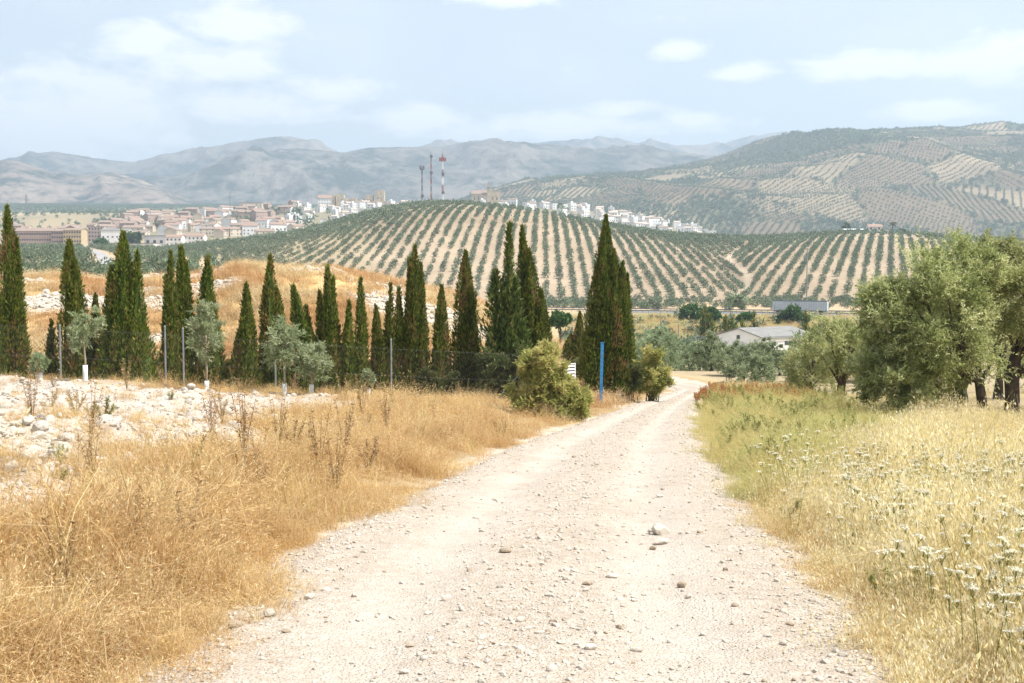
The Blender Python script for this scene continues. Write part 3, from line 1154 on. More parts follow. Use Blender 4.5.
def cluster(fn, rng, k=4, r=.22):
    """several tufts side by side in one mesh"""
    b = MB()
    for i in range(k):
        t = fn(rng)
        a, q = rng.random() * 6.283, r * math.sqrt(rng.random())
        for v in t.V:
            b.V.append(v * rng.uniform(.75, 1.15) + (math.cos(a) * q, math.sin(a) * q, -.03))
        b.Q += [x + b.n for x in t.Q]
        b.T += [x + b.n for x in t.T]
        b.MQ += t.MQ
        b.MT += t.MT
        b.A += t.A
        b.n += t.n
    return b


def in_frame(X, Y, lo=-40, hi=1064):
    px = 512 + 1202 * X / Y
    return (px > lo) & (px < hi)


def sample_polar(n, y0, y1, px0, px1, rng, power=1.0):
    """points spread so that density falls off with distance"""
    Y = np.exp(rng.uniform(math.log(y0), math.log(y1), n)) if power == 1.0 else y0 + (y1 - y0) * rng.random(n) ** power
    px = rng.uniform(px0, px1, n)
    return (px - 512) / 1202 * Y, Y


gr = np.random.default_rng(21)
P_DRY = [cluster(lambda r: tuft_dry(r, h, 16, .10, d_, .32, True, .009), gr).mesh('dry_tuft', M['dry']) for h, d_ in ((.42, .4), (.52, .5), (.62, .35), (.5, .9), (.58, .6))]
P_TANGLE = [cluster(lambda r: tuft_dry(r, .55, 18, .16, 1.4, .8, True, .008), gr).mesh('tangled_tuft', M['dry']) for _ in range(3)]
P_STALK = [cluster(lambda r: tuft_dry(r, h, 5, .05, .25, .2, True, .009), gr, 2, .15).mesh('stalk_tuft', M['straw']) for h in (.75, .9, 1.0)]
P_MOUND = [cluster(lambda r: tuft_dry(r, .6, 16, .2, .7, .5, True, .022), gr, 4, .4).mesh('mound_tuft', M['dry_mound']) for _ in range(4)]
P_OAT = [cluster(lambda r: tuft_oat(r, h), gr, 4, .2).mesh('oat_tuft', M['straw']) for h in (.40, .48, .56, .48)]
P_GREEN = [cluster(lambda r: tuft_dry(r, h, 18, .13, .5, .35, True, .011), gr, 4, .24).mesh('green_tuft', M['green']) for h in (.5, .6, .7, .55)]
P_UMB = [tuft_umbel(gr, h).mesh('umbel_tuft', [M['weed'], M['umbel']]) for h in (.34, .40, .47, .43, .37, .52)]
P_WEED = [tuft_weed(gr, h).mesh('weed_tuft', M['weed']) for h in (.25, .4, .35)]
P_THIS = [tuft_weed(gr, h, 50).mesh('thistle_tuft', M['thistle']) for h in (.7, .85, .6)]
P_RUST = [tuft_weed(gr, h, 80).mesh('rust_tuft', M['rust']) for h in (.45, .5, .4)]


def left_cover():
    n = 21000
    X, Y = sample_polar(n, 3.2, 43, -160, 640, gr)
    dl = XL(Y) - X
    nz = fbm(X * .5, Y * .5, 4, 61)
    soil = soil_mask(X, Y, dl + .25)
    p = sstep(-.35, .2, dl + nz * .5) * (1 - .76 * soil)
    clump = .55 + 1.1 * fbm(X * 1.0, Y * 1.0, 3, 101)
    thin = np.clip(Y / 7.0, .55, 1)
    k = gr.random(n) < p * np.clip(clump, .34, 1) * thin
    X, Y, soil, dl = X[k], Y[k], soil[k], dl[k]
    s = (.62 + .55 * gr.random(len(X))) * (1 + .5 * fbm(X * .7, Y * .7, 3, 103)) * (1 - .5 * soil) * (.45 + .55 * sstep(-.2, 1.3, dl))
    s *= 1 - .25 * sstep(30, 40, Y)
    rot = np.stack([gr.normal(0, .16, len(X)), gr.normal(0, .16, len(X)), gr.random(len(X)) * 6.283], 1)
    idx = np.where(gr.random(len(X)) < .07, gr.integers(8, 11, len(X)), np.where(fbm(X * .6, Y * .6, 3, 109) + gr.normal(0, .25, len(X)) > .12, gr.integers(5, 8, len(X)), gr.integers(0, 5, len(X))))
    scatter('dry_grass', np.stack([X, Y, near_h(X, Y) - .02], 1), P_DRY + P_TANGLE + P_STALK, s, rot, idx)
    Xt, Yt = sample_polar(330, 4.5, 38, -120, 560, gr)
    dl = XL(Yt) - Xt
    k = (dl > .5) & (gr.random(len(Xt)) < (1 - .8 * soil_mask(Xt, Yt, dl)) * np.clip(.5 + 1.4 * fbm(Xt * .5, Yt * .5, 3, 131), .05, 1))
    Xt, Yt = Xt[k], Yt[k]
    scatter('dry_thistles', np.stack([Xt, Yt, near_h(Xt, Yt)], 1), P_THIS, .5 + .6 * gr.random(len(Xt)))
    # a few living green weeds in it
    X, Y = sample_polar(26, 6, 40, -60, 560, gr)
    dl = XL(Y) - X
    k = (dl > .4) & (gr.random(len(X)) < .55)
    X, Y = X[k], Y[k]
    scatter('green_weeds', np.stack([X, Y, near_h(X, Y)], 1), P_WEED, .4 + .5 * gr.random(len(X)))


def mound_cover():
    n = 13000
    Y = gr.uniform(42, 96, n)
    px = gr.uniform(-120, 640, n)
    X = (px - 512) / 1202 * Y
    dl = XL(Y) - X
    rocks = sstep(.04, .28, fbm(X * .16, Y * .30, 4, 67))
    k = (dl > .8) & (gr.random(n) < (1 - .97 * rocks) * np.clip(.7 + .6 * fbm(X * .3, Y * .3, 3, 105), .2, 1))
    X, Y = X[k], Y[k]
    s = (.7 + .7 * gr.random(len(X))) * (1 + .4 * fbm(X * .2, Y * .2, 3, 107))
    scatter('mound_grass', np.stack([X, Y, near_h(X, Y) - .03], 1), P_MOUND, s)


def right_cover():
    n = 24000
    X, Y = sample_polar(n, 3.2, 74, 560, 1180, gr)
    dr = X - XR(Y)
    nz = fbm(X * .4, Y * .4, 4, 111)
    green = sstep(12.5, 15.5, Y + nz * 2.5) * (1 - sstep(62, 70, Y)) * (1 - sstep(-.3, .9, dr - .3 - np.clip(Y - 14.5, 0, 18) * .29 + nz * 1.3))
    orchard = np.maximum(sstep(7, 9, dr) * sstep(23, 27, Y), sstep(4.5, 6, dr) * sstep(38, 44, Y))
    p = sstep(-.25, .35, dr + nz * .4) * (1 - .85 * orchard * sstep(-.25, .1, nz + .1))
    clump = .7 + .6 * fbm(X * .9, Y * .9, 3, 113)
    k = gr.random(n) < p * np.clip(clump, .2, 1) * np.clip(Y / 7, .55, 1)
    X, Y, dr, green, orchard = X[k], Y[k], dr[k], green[k], orchard[k]
    isg = gr.random(len(X)) < green
    dryedge = (gr.random(len(X)) < .7 * (1 - sstep(.1, .8, dr))) & ~isg
    ht_ = .55 + .45 * sstep(0, 1.0, dr)
    s = (.65 + .5 * gr.random(len(X))) * ht_ * (1 + .25 * fbm(X * .5, Y * .5, 3, 115)) * (1 - .5 * orchard)
    rot = np.stack([gr.normal(0, .12, len(X)), gr.normal(0, .12, len(X)), gr.random(len(X)) * 6.283], 1)
    Z = near_h(X, Y) - .02
    P = np.stack([X, Y, Z], 1)
    scatter('green_grass', P[isg], P_GREEN, s[isg] * .95, rot[isg])
    oat = ~isg & ~dryedge
    so_ = s[oat] * (1 + .45 * fbm(X[oat] * 1.6, Y[oat] * 1.6, 3, 119)) * np.where(gr.random(oat.sum()) < .12, 1.35, 1.0)
    scatter('wild_oats', P[oat], P_OAT + P_STALK[:2], so_, rot[oat], np.where(gr.random(oat.sum()) < .10, gr.integers(4, 6, oat.sum()), gr.integers(0, 4, oat.sum())))
    scatter('verge_grass', P[dryedge], P_DRY + P_TANGLE, s[dryedge] * .8, rot[dryedge])
    # white umbels through the dry oats
    n = 2300
    X, Y = sample_polar(n, 3.6, 17.0, 700, 1120, gr)
    dr = X - XR(Y)
    cl_ = fbm(X * .7, Y * .7, 3, 117)
    k = (dr > .1) & (gr.random(n) < np.clip(.5 + cl_ * .9, .08, .95) * sstep(.0, .7, dr))
    X, Y = X[k], Y[k]
    scatter('white_flowers', np.stack([X, Y, near_h(X, Y)], 1), P_UMB, .86 + .45 * gr.random(len(X)))
    # taller cool green weeds inside the green strip
    Yw = gr.uniform(15, 52, 420)
    Xw = XR(Yw) + gr.uniform(.2, 7, 420)
    k = (Xw - XR(Yw) < .6 + np.clip(Yw - 14.5, 0, 18) * .29) & (gr.random(420) < np.clip(.5 + 1.5 * fbm(Xw * .6, Yw * .6, 3, 133), .05, 1))
    Xw, Yw = Xw[k], Yw[k]
    scatter('tall_green_weeds', np.stack([Xw, Yw, near_h(Xw, Yw)], 1), P_WEED, .9 + .7 * gr.random(len(Xw)))
    # weeds and rusty dock along the bend
    n = 420
    Y = gr.uniform(46, 72, n)
    X = XR(Y) + gr.uniform(-.3, 4.6, n) ** 1.0
    k = gr.random(n) < .8
    X, Y = X[k], Y[k]
    scatter('rusty_weeds', np.stack([X, Y, near_h(X, Y)], 1), P_RUST, .45 + .6 * gr.random(len(X)))
    X, Y = sample_polar(60, 7, 30, 690, 1000, gr)
    dr = X - XR(Y)
    k = (dr > .1) & (dr < 3.2)
    X, Y = X[k], Y[k]
    scatter('roadside_weeds', np.stack([X, Y, near_h(X, Y)], 1), P_WEED, .35 + .5 * gr.random(len(X)))


def pebble(rng, flat=.6, mat=None):
    import bmesh
    bm = bmesh.new()
    bmesh.ops.create_icosphere(bm, subdivisions=2, radius=1)
    sx = rng.uniform(.7, 1.3, 3) * (1, 1, flat)
    cuts = rng.normal(size=(7, 3))
    cuts /= np.linalg.norm(cuts, axis=1, keepdims=True)
    lim = rng.uniform(.55, .85, 7)
    for v in bm.verts:
        p = np.array(v.co)
        for c_, l_ in zip(cuts, lim):
            d = p @ c_
            if d > l_:
                p = p - c_ * (d - l_) * .92
        p = p * (1 + rng.normal(0, .025))
        v.co = p * sx
    me = bpy.data.meshes.new('pebble')
    bm.to_mesh(me)
    bm.free()
    me.materials.append(mat)
    return me


P_CLOD = [pebble(gr, .75, M['clod']) for _ in range(6)]
P_PEB = [pebble(gr, .6, M['stone']) for _ in range(6)] + [pebble(gr, .6, M['stone_grey']) for _ in range(2)]


def gravel_cover():
    n = 15000
    Y = np.exp(gr.uniform(math.log(4.2), math.log(75), n))
    u_ = gr.random(n)
    v = np.where(u_ < .42, np.sign(gr.normal(size=n)) * (1 - np.abs(gr.normal(0, .16, n))), np.where(u_ < .72, gr.normal(0, .17, n), gr.uniform(-1.1, 1.1, n)))
    X = (XL(Y) + XR(Y)) / 2 + v * (XR(Y) - XL(Y)) / 2
    Z = road_h(X, Y)
    s = .007 + .010 * gr.random(n) ** 2 + .022 * gr.random(n) ** 12
    rot = np.stack([gr.normal(0, .3, n), gr.normal(0, .3, n), gr.random(n) * 6.283], 1)
    idx = np.where(gr.random(n) < .90, gr.integers(0, 6, n), gr.integers(6, 8, n))
    scatter('gravel', np.stack([X, Y, Z + s * .2], 1), P_PEB, s, rot, idx)
    # clods and broken limestone on the bare strip
    n = 34000
    X, Y = sample_polar(n, 5, 36, -120, 420, gr)
    dl = XL(Y) - X
    nz = fbm(X * .5, Y * .5, 4, 61)
    soil = soil_mask(X, Y, dl)
    k = (gr.random(n) < np.clip(soil, .03, 1)) & (dl > 1.2)
    X, Y = X[k], Y[k]
    s = .008 + .020 * gr.random(len(X)) ** 2 + .09 * gr.random(len(X)) ** 22
    rot = np.stack([gr.normal(0, .4, len(X)), gr.normal(0, .4, len(X)), gr.random(len(X)) * 6.283], 1)
    scatter('soil_clods', np.stack([X, Y, near_h(X, Y) + s * .2], 1), P_CLOD, s, rot)
    # rubble patches on the mound
    n = 30000
    Y = gr.uniform(44, 90, n)
    X = (gr.uniform(-100, 620, n) - 512) / 1202 * Y
    rocks = sstep(.04, .26, fbm(X * .16, Y * .30, 4, 67))
    k = (gr.random(n) < rocks) & (XL(Y) - X > 1.5)
    X, Y = X[k], Y[k]
    s = .05 + .12 * gr.random(len(X)) ** 2 + .16 * gr.random(len(X)) ** 8
    rot = np.stack([gr.normal(0, .4, len(X)), gr.normal(0, .4, len(X)), gr.random(len(X)) * 6.283], 1)
    scatter('mound_rubble', np.stack([X, Y, near_h(X, Y) + s * .2], 1), P_PEB[:6], s, rot)


left_cover()
mound_cover()
right_cover()
gravel_cover()


# ================================================================== TREES
def gz(x, y):
    return float(ground_h(np.array([x]), np.array([y]))[0])


def foot(px, Y):
    """ground point under a picture column at distance Y"""
    x = (px - 512) / 1198 * Y
    return Vector((x, Y, gz(x, Y)))


def cypress_mesh(cols, rng, mat, dens=620, ragged=.2, spray=.165, core=.72):
    """cols: (dx, dy, height, radius, lean_x) upright spindles that make up one cypress"""
    b = MB()
    for dx, dy, h, r, lean in cols:
        so = rng.random() * 100
        ex = rng.uniform(1.35, 2.9)
        ph = rng.random() * 50

        def rad(t, a):
            base = r * np.minimum(1, (t + .015) / .10) ** .6 * (1 - t ** ex) ** .95 * (.86 + .2 * sstep(0, .3, t))
            return base * (1 + ragged * 1.3 * fbm(np.cos(a) * 1.6 + so, np.sin(a) * 1.6 + t * h * .9, 4, 5) + ragged * .45 * np.sin(a * 5 + so + t * 4))
        # dense inner body, its tint kept low to paint the shade inside the tree
        nt, na_ = 22, 12
        tt, aa = np.meshgrid(np.linspace(0.0, .97, nt), np.arange(na_) / na_ * 2 * math.pi, indexing='ij')
        rr = rad(tt, aa) * core
        V = np.stack([dx + lean * tt ** 1.6 + rr * np.cos(aa), dy + rr * np.sin(aa), .12 + tt * (h - .12)], -1).reshape(-1, 3)
        i = np.arange(nt - 1)[:, None] * na_
        j = np.arange(na_)[None]
        k = (j + 1) % na_
        b.add(V, np.stack([i + j, i + k, i + na_ + k, i + na_ + j], -1).reshape(-1, 4), tint=rng.random(len(V)) * .3)
        n = int(2 * math.pi * r * .62 * h * dens)
        t = rng.random(n) ** .88
        a = rng.random(n) * 6.283
        rr = rad(t, a) * (1.06 - (1.06 - core) * rng.random(n) ** 1.6)
        hole = fbm(a * 1.1 + ph, t * h * 1.6 + ph, 3, 15)
        keep = (hole > -.30) | (rng.random(n) < .25)
        t, a, rr = t[keep], a[keep], rr[keep]
        n = len(t)
        rr = rr * (1 + .16 * fbm(a * 2.2 + ph, t * h * 3.0, 3, 17))
        P = np.stack([dx + lean * t ** 1.6 + rr * np.cos(a), dy + rr * np.sin(a), .08 + t * (h - .1)], 1)
        out = rng.uniform(.10, .85, n)
        D = np.stack([np.cos(a) * out + lean / h * 1.2, np.sin(a) * out, np.ones(n)], 1) + rng.normal(0, .14 + ragged * .35, (n, 3))
        D /= np.linalg.norm(D, axis=1, keepdims=True)
        L = rng.uniform(.55, 1.4, n) * spray * (1 - .3 * t)
        brown = sstep(.34, .55, fbm(a * .9 + so + 30, t * h * .8, 3, 19)) * .75
        tint = np.clip(.48 + .6 * fbm(a * 2 + so, t * h * 1.4, 3, 9) + rng.normal(0, .24, n) + brown, 0, 1)
        b.leaves(P, D, L, L * rng.uniform(.22, .36, n), rng, tint)
        # the tip
        m = 30
        P = np.stack([dx + lean + rng.normal(0, .03, m), dy + rng.normal(0, .03, m), h - rng.random(m) * .35], 1)
        D = rng.normal(0, .2, (m, 3)) + (0, 0, 1)
        D /= np.linalg.norm(D, axis=1, keepdims=True)
        b.leaves(P, D, spray * 1.1, .05, rng)
    return b.mesh('cypress_foliage', mat)


def cypress(px, top, Y, spec, label, seed, mat='cypress', ragged=.3, spray=.165, dens=620, core=.66, group='cypresses behind the wire fence'):
    """spec: list of (dpx, top row, half width px, lean px); the first column is the tree's axis"""
    rng = np.random.default_rng(seed)
    base = foot(px, Y)
    s = Y / F
    spec = [(d, tp, hw, ln + rng.uniform(-2.5, 2.5)) for d, tp, hw, ln in spec]
    if px < 480 and top < 330:
        d0, t0, w0, l0 = spec[0]
        bh = 383 - t0
        for q in range(int(rng.integers(1, 4))):
            sg = rng.choice([-1, 1])
            spec.append((d0 + sg * w0 * rng.uniform(.25, .7), t0 + bh * rng.uniform(.08, .42), w0 * rng.uniform(.4, .7), l0 * .5 + sg * rng.uniform(-1, 2)))
        spec.append((d0 + rng.uniform(-.6, .6) * w0, 383 - rng.uniform(26, 44), w0 * rng.uniform(.8, 1.15), 0))
    cols = [(d * s, rng.uniform(-.15, .15) if i else 0.0, float(zr(tp, Y)) - base.z, hw * s * 1.08, ln * s) for i, (d, tp, hw, ln) in enumerate(spec)]
    root = thing('cypress', label, 'cypress', base, 0, group)
    part('foliage', cypress_mesh(cols, rng, M[mat], dens, ragged, spray, core), root)
    tr = MB()
    for c in cols[:2]:
        tr.tube([(c[0], c[1], -.1), (c[0], c[1], .25), (c[0] + c[4] * .1, c[1], c[2] * .55)], [.07, .06, .02], 7)
    part('trunk', tr.mesh('trunk', M['bark']), root)
    return root


CY = [
    (-4, 300, 39, [(0, 296, 11, 0), (-6, 320, 9, 0)], 'dark cypress cut off by the left edge of the picture', {}),
    (12, 208, 39.5, [(0, 207, 11, -4), (3, 300, 15, 0)], 'tall ragged leaning cypress at the far left', {'ragged': .34}),
    (73, 242, 40, [(0, 241, 13, 0), (5, 262, 9, 0)], 'blunt dense cypress behind the leftmost young olive', {}),
    (97, 296, 41, [(0, 296, 8, 0), (-3, 330, 11, 0)], 'short dark cypress squeezed between two bigger ones at left', {}),
    (50, 322, 40.5, [(0, 322, 7, 0)], 'thin dark half-dead cypress beside the first fence post', {'ragged': .4, 'dens': 200}),
    (126, 232, 40, [(0, 232, 13, -2), (11, 252, 10, 0), (-11, 268, 12, 0), (14, 318, 17, 0), (-15, 325, 15, 0)], 'broad bushy cypress with several tops and a wide foot', {'mat': 'cypress', 'ragged': .34}),
    (170, 252, 40.5, [(0, 252, 7.5, 0)], 'slim brownish cypress, left of a close pair', {'ragged': .26}),
    (184, 247, 41, [(0, 247, 9.5, -2), (2, 330, 13, 0)], 'slim bright green cypress, right of a close pair', {}),
    (208, 257, 41, [(0, 257, 9, -1), (4, 300, 12, 0)], 'cypress directly behind the round young olive', {}),
    (247, 284, 41, [(0, 284, 9, 0), (-6, 318, 12, 0)], 'darker left half of a touching cypress pair behind young olives', {}),
    (270, 256, 41.5, [(0, 256, 9, -1), (7, 290, 10, 0), (4, 330, 14, 0)], 'tall sharp cypress rising from a wide dark foot', {}),
    (309, 286, 42, [(0, 286, 10, -14), (3, 330, 11, 0)], 'cypress with its tip bent to the left', {}),
    (322, 292, 42.2, [(0, 292, 6, 0)], 'slender shaded cypress touching a taller one on its right', {}),
    (332, 267, 42, [(0, 267, 8, -2)], 'pointed cypress just right of the bent one', {}),
    (348, 302, 42, [(0, 302, 6.5, 0)], 'low narrow cypress left of a taller narrow one', {}),
    (361, 279, 42.3, [(0, 279, 7, -1)], 'narrow straight cypress, right of a lower one, mid row', {}),
    (378, 307, 42.5, [(0, 307, 6, 0)], 'low pointed cypress left of a metal fence post', {}),
    (389, 284, 42.7, [(0, 284, 5.5, 0)], 'thin cypress right behind a metal fence post', {}),
    (398, 289, 42.9, [(0, 289, 5.5, -1)], 'thin cypress between the fence post and a tall broad-based one', {}),
    (414, 247, 43, [(0, 247, 9.5, -1), (7, 330, 9, 0), (-5, 300, 7, 0)], 'tall pointed cypress in the middle of the row', {}),
    (440, 286, 43.3, [(0, 286, 9, 0)], 'shorter spindle cypress standing alone between two tall ones', {}),
    (465, 252, 43.6, [(0, 252, 12, 0), (2, 300, 12, 0)], 'blunt-topped tall cypress left of the ragged pale one', {'ragged': .26}),
    (506, 226, 43, [(0, 226, 8.5, 2), (-8, 272, 13, 0), (9, 280, 16, 0), (-12, 330, 14, 0), (14, 330, 18, 0)], 'ragged paler conifer with loose feathery branches', {'mat': 'cypress_pale', 'ragged': .6, 'spray': .27, 'dens': 300, 'core': .3}),
    (529, 228, 46.5, [(0, 227, 9, -8), (6, 250, 10, -4), (13, 290, 11, 0)], 'dark slanting cypress behind the ragged pale conifer', {}),
    (604, 217, 49.5, [(0, 216, 13, 0), (8, 250, 13, 0), (-7, 256, 12, 0), (17, 262, 10, 0), (-4, 300, 17, 0), (12, 310, 15, 0), (24, 274, 7, 1)], 'largest cypress, broad and many-topped, behind the blue post', {'ragged': .24}),
    (578, 312, 72, [(0, 312, 8, 0), (-7, 335, 10, 0)], 'small dark cypress in the gap left of the largest one', {}),
]
for i, (px, top, Y, spec, lab, kw) in enumerate(CY):
    cypress(px, top, Y, spec, lab, 100 + i, **kw)


def crown_leaves(b, rng, c, rad, clumps, twigs, leaves, L, W, droop=.15, up=.35, mi=0, gap=.25, shell=.62):
    """olive crown: clumps of twigs through an uneven ellipsoid; returns the clump centres"""
    c, rad = np.array(c, float), np.array(rad, float)
    u = rng.normal(size=(clumps, 3))
    u /= np.linalg.norm(u, axis=1, keepdims=True)
    u[:, 2] = np.where(u[:, 2] < -.85, -u[:, 2], u[:, 2])
    q = rng.uniform(shell, 1.0, clumps) * (1 + gap * fbm(u[:, 0] * 1.7 + 40, u[:, 1] * 1.7 + u[:, 2] * 1.3, 3, int(rng.integers(1, 999))))
    q[: clumps // 5] *= .5
    cen = c + u * rad * q[:, None] * .84
    size = rng.uniform(.16, .34, clumps) * rad.mean()
    N = clumps * twigs
    ci = np.repeat(np.arange(clumps), twigs)
    d = rng.normal(size=(N, 3)) * .85 + u[ci] * .9
    d[:, 2] += np.where(u[ci][:, 2] > 0, up, -droop)
    d /= np.linalg.norm(d, axis=1, keepdims=True)
    tl = size[ci] * rng.uniform(.6, 1.5, N)
    st = cen[ci] + rng.normal(0, .22, (N, 3)) * size[ci][:, None]
    M_ = N * leaves
    ti = np.repeat(np.arange(N), leaves)
    s = rng.random(M_)
    P = st[ti] + d[ti] * (tl[ti] * s)[:, None]
    P[:, 2] -= droop * .5 * (s * tl[ti]) ** 2
    D = d[ti] * .7 + rng.normal(0, .6, (M_, 3))
    D /= np.linalg.norm(D, axis=1, keepdims=True)
    tint = np.clip(rng.beta(2, 2.4, M_) + .16 * rng.normal(size=clumps)[ci][ti], 0, 1)
    b.leaves(P, D, rng.uniform(.7, 1.3, M_) * L, W, rng, tint, mi=mi)
    return cen


def limbs(b, rng, trunk, r0, r1, targets, n, mi=0):
    """trunk path and limbs that end inside the crown"""
    trunk = np.array(trunk, float)
    b.tube(trunk, np.linspace(r0, r1, len(trunk)) * (1 + .12 * rng.normal(size=len(trunk))), 10, mi=mi, jit=.35, rng=rng)
    b.tube([trunk[0] - (0, 0, .12), trunk[0] + (0, 0, .06), trunk[0] + (0, 0, .3)], [r0 * 1.55, r0 * 1.3, r0 * .95], 10, mi=mi, jit=.4, rng=rng)
    up = np.where(targets[:, 2] > trunk[-1, 2] + .15)[0]
    for i in rng.choice(up, min(n, len(up)), replace=False):
        s = rng.integers(max(1, len(trunk) - 3), len(trunk))
        a, e = trunk[s], targets[i]
        m = (a + e) / 2 + rng.normal(0, .12, 3) * np.linalg.norm(e - a)
        p = np.array([a, a * .6 + m * .4, m, m * .4 + e * .6, e])
        b.tube(p, [r1 * .75, r1 * .6, r1 * .42, r1 * .26, r1 * .1], 6, mi=mi, jit=.2, rng=rng)


def olive(label, base, trunk, r0, crowns, leaf, mat, seed, name='olive_tree', cat='olive tree', group=None, nl=14, rz=0.0, lab_kw=None):
    """crowns: list of (centre, radii, clumps, twigs, leaves)"""
    rng = np.random.default_rng(seed)
    root = thing(name, label, cat, base, rz, group)
    fb, tb = MB(), MB()
    cens = []
    for c, rad, cl, tw, lv in crowns:
        cens.append(crown_leaves(fb, rng, c, rad, cl, tw, lv, leaf[0], leaf[1]))
    limbs(tb, rng, trunk, r0, r0 * .62, np.concatenate(cens), nl)
    part('crown', fb.mesh('crown', M[mat]), root)
    part('trunk', tb.mesh('trunk', M['bark'], True), root)
    return root


OG = 'old olive trees at the right of the track'
# the two big ones in the foreground: trunks 418-420 rows down, crowns reach row 235
b0 = foot(985, 32.5)
olive('big olive tree with a slanting bare trunk, foremost at right', b0,
      [(0, 0, 0), (-.03, 0, .5), (-.14, 0, 1.0), (-.33, .05, 1.5), (-.5, .1, 1.9)], .16,
      [((-1.5, -.1, 2.65), (1.85, 1.8, 2.3), 120, 24, 18), ((-.35, .2, 3.75), (1.2, 1.3, 1.3), 46, 24, 18), ((-2.2, 0, 1.25), (1.4, 1.5, 1.2), 64, 24, 17), ((-.2, .6, 2.5), (1.2, 1.2, .9), 24, 22, 17), ((-2.6, -.3, 1.1), (1.0, 1.2, .95), 44, 24, 17), ((-1.2, .3, 1.45), (1.1, 1.3, .8), 40, 24, 17), ((-2.6, .2, 2.7), (.9, 1.2, 1.3), 44, 24, 17)],
      (.10, .026), 'olive', 301, group=OG)
b0 = foot(1012, 33.5)
olive('big olive tree with a thick upright trunk, cut by the right edge', b0,
      [(0, 0, 0), (.05, 0, .5), (.04, 0, 1.0), (.12, .05, 1.5), (.2, .1, 1.9)], .20,
      [((.5, 0, 3.3), (1.7, 1.7, 1.8), 90, 24, 18), ((-.35, .5, 4.2), (.9, 1.0, .9), 30, 24, 17), ((1.5, .3, 2.0), (1.5, 1.4, 1.5), 50, 24, 17)],
      (.10, .026), 'olive', 302, group=OG)
b0 = foot(932, 43)
olive('shaded olive tree with a straight dark trunk behind the foremost one', b0,
      [(0, 0, 0), (0, 0, .6), (-.05, 0, 1.2), (-.1, .05, 1.7)], .2,
      [((-.6, 0, 2.5), (2.1, 1.9, 1.9), 70, 17, 14), ((.8, 0, 2.9), (1.5, 1.5, 1.5), 40, 17, 14)], (.12, .032), 'olive', 303, group=OG)
b0 = foot(962, 46)
olive('forked olive tree deep in shade between the big trunks', b0,
      [(0, 0, 0), (.05, 0, .5), (.2, 0, 1.1), (.45, .05, 1.7)], .24,
      [((.2, 0, 3.2), (1.9, 1.8, 1.6), 50, 14, 12)], (.13, .034), 'olive', 304, group=OG)
b0 = foot(841, 51)
olive('olive tree left of the big pair with a short dark trunk', b0,
      [(0, 0, 0), (.05, 0, .5), (.15, 0, 1.0), (.1, .05, 1.5)], .17,
      [((-.15, 0, 2.15), (1.7, 1.6, 1.55), 66, 18, 15), ((.9, .1, 1.9), (1.3, 1.3, 1.3), 34, 18, 15)], (.12, .03), 'olive', 305, group=OG)
b0 = foot(812, 56)
olive('low round olive bush touching the ground at the bend', b0,
      [(0, 0, 0), (.0, 0, .4), (.05, 0, .9)], .11,
      [((0, 0, 1.3), (1.5, 1.4, 1.45), 60, 17, 14)], (.12, .03), 'olive', 306, group=OG)
b0 = foot(872, 62)
olive('grey olive tree glimpsed between the left tree and the big crown', b0,
      [(0, 0, 0), (.0, 0, .6), (.05, 0, 1.3)], .18,
      [((0, 0, 2.6), (2.0, 1.9, 1.6), 44, 14, 12)], (.14, .036), 'olive', 307, group=OG)
BT = ((1075, 40, 'olive tree just outside the right edge beside the thick trunk'), (1000, 49, 'olive tree showing between the two big trunks'), (1045, 58, 'farther olive tree hidden behind the thick trunk'), (906, 64, 'farther olive tree under the left skirt of the foremost crown'))
for k, (px, Y, lb) in enumerate(BT):
    b0 = foot(px, Y)
    olive(lb, b0, [(0, 0, 0), (0, 0, .8), (.1, 0, 1.6)], .2,
          [((0, 0, 2.4), (2.3, 2.1, 2.1), 60, 15, 13)], (.14, .036), 'olive', 320 + k, group=OG)

# the grove below the bend: four grown shapes, copied into rows
GP = []
for k in range(4):
    rng = np.random.default_rng(340 + k)
    o = olive('dusty grey-green olive tree in the rows below the bend', (0, 0, 0), [(0, 0, 0), (.03, 0, .4), (.1, 0, .9)], .15,
              [((0, 0, 1.35), (1.95, 1.9, 1.5), 50, 13, 11), ((rng.uniform(-.6, .6), 0, 2.4), (1.2, 1.2, 1.1), 18, 13, 11)],
              (.20, .055), 'olive_mid', 350 + k, group='grove olives below the bend', nl=7)
    GP.append(o)
grove = []
rg = np.random.default_rng(5)
for Y in (75, 81, 87, 95, 104, 114, 125, 137, 150, 164):
    x0 = (560 - 512) / 1198 * Y
    x1 = (1010 - 512) / 1198 * Y
    for x in np.arange(x0, x1, 4.1):
        px = 512 + 1198 * x / Y
        xx = x + rg.uniform(-.5, .5)
        yy = Y + rg.uniform(-.8, .8)
        rc = (float(XL(yy)) + float(XR(yy))) / 2
        if yy < 103 and abs(xx - rc) < (float(XR(yy)) - float(XL(yy))) / 2 + 1.2:
            continue
        if px < 632 or (px > 900):
            continue
        if Y > 142 and 665 < px < 740:
            continue
        if 99 < yy and 720 < px < 812:
            continue
        if yy < 85 and px < (706 if yy > 79 else 735):
            continue
        grove.append((xx, yy))
used = set()
for i, (x, y) in enumerate(grove):
    k = i % 4
    loc = (x, y, gz(x, y) - .05)
    s = rg.uniform(.88, 1.15)
    pxx = 512 + 1198 * x / y
    if 715 < pxx < 806:
        s *= .70
    if k not in used:
        used.add(k)
        GP[k].location = loc
        GP[k].rotation_euler.z = rg.uniform(0, 6.28)
        GP[k].scale = (s, s, s)
    else:
        dup(GP[k], loc, rg.uniform(0, 6.28), s)


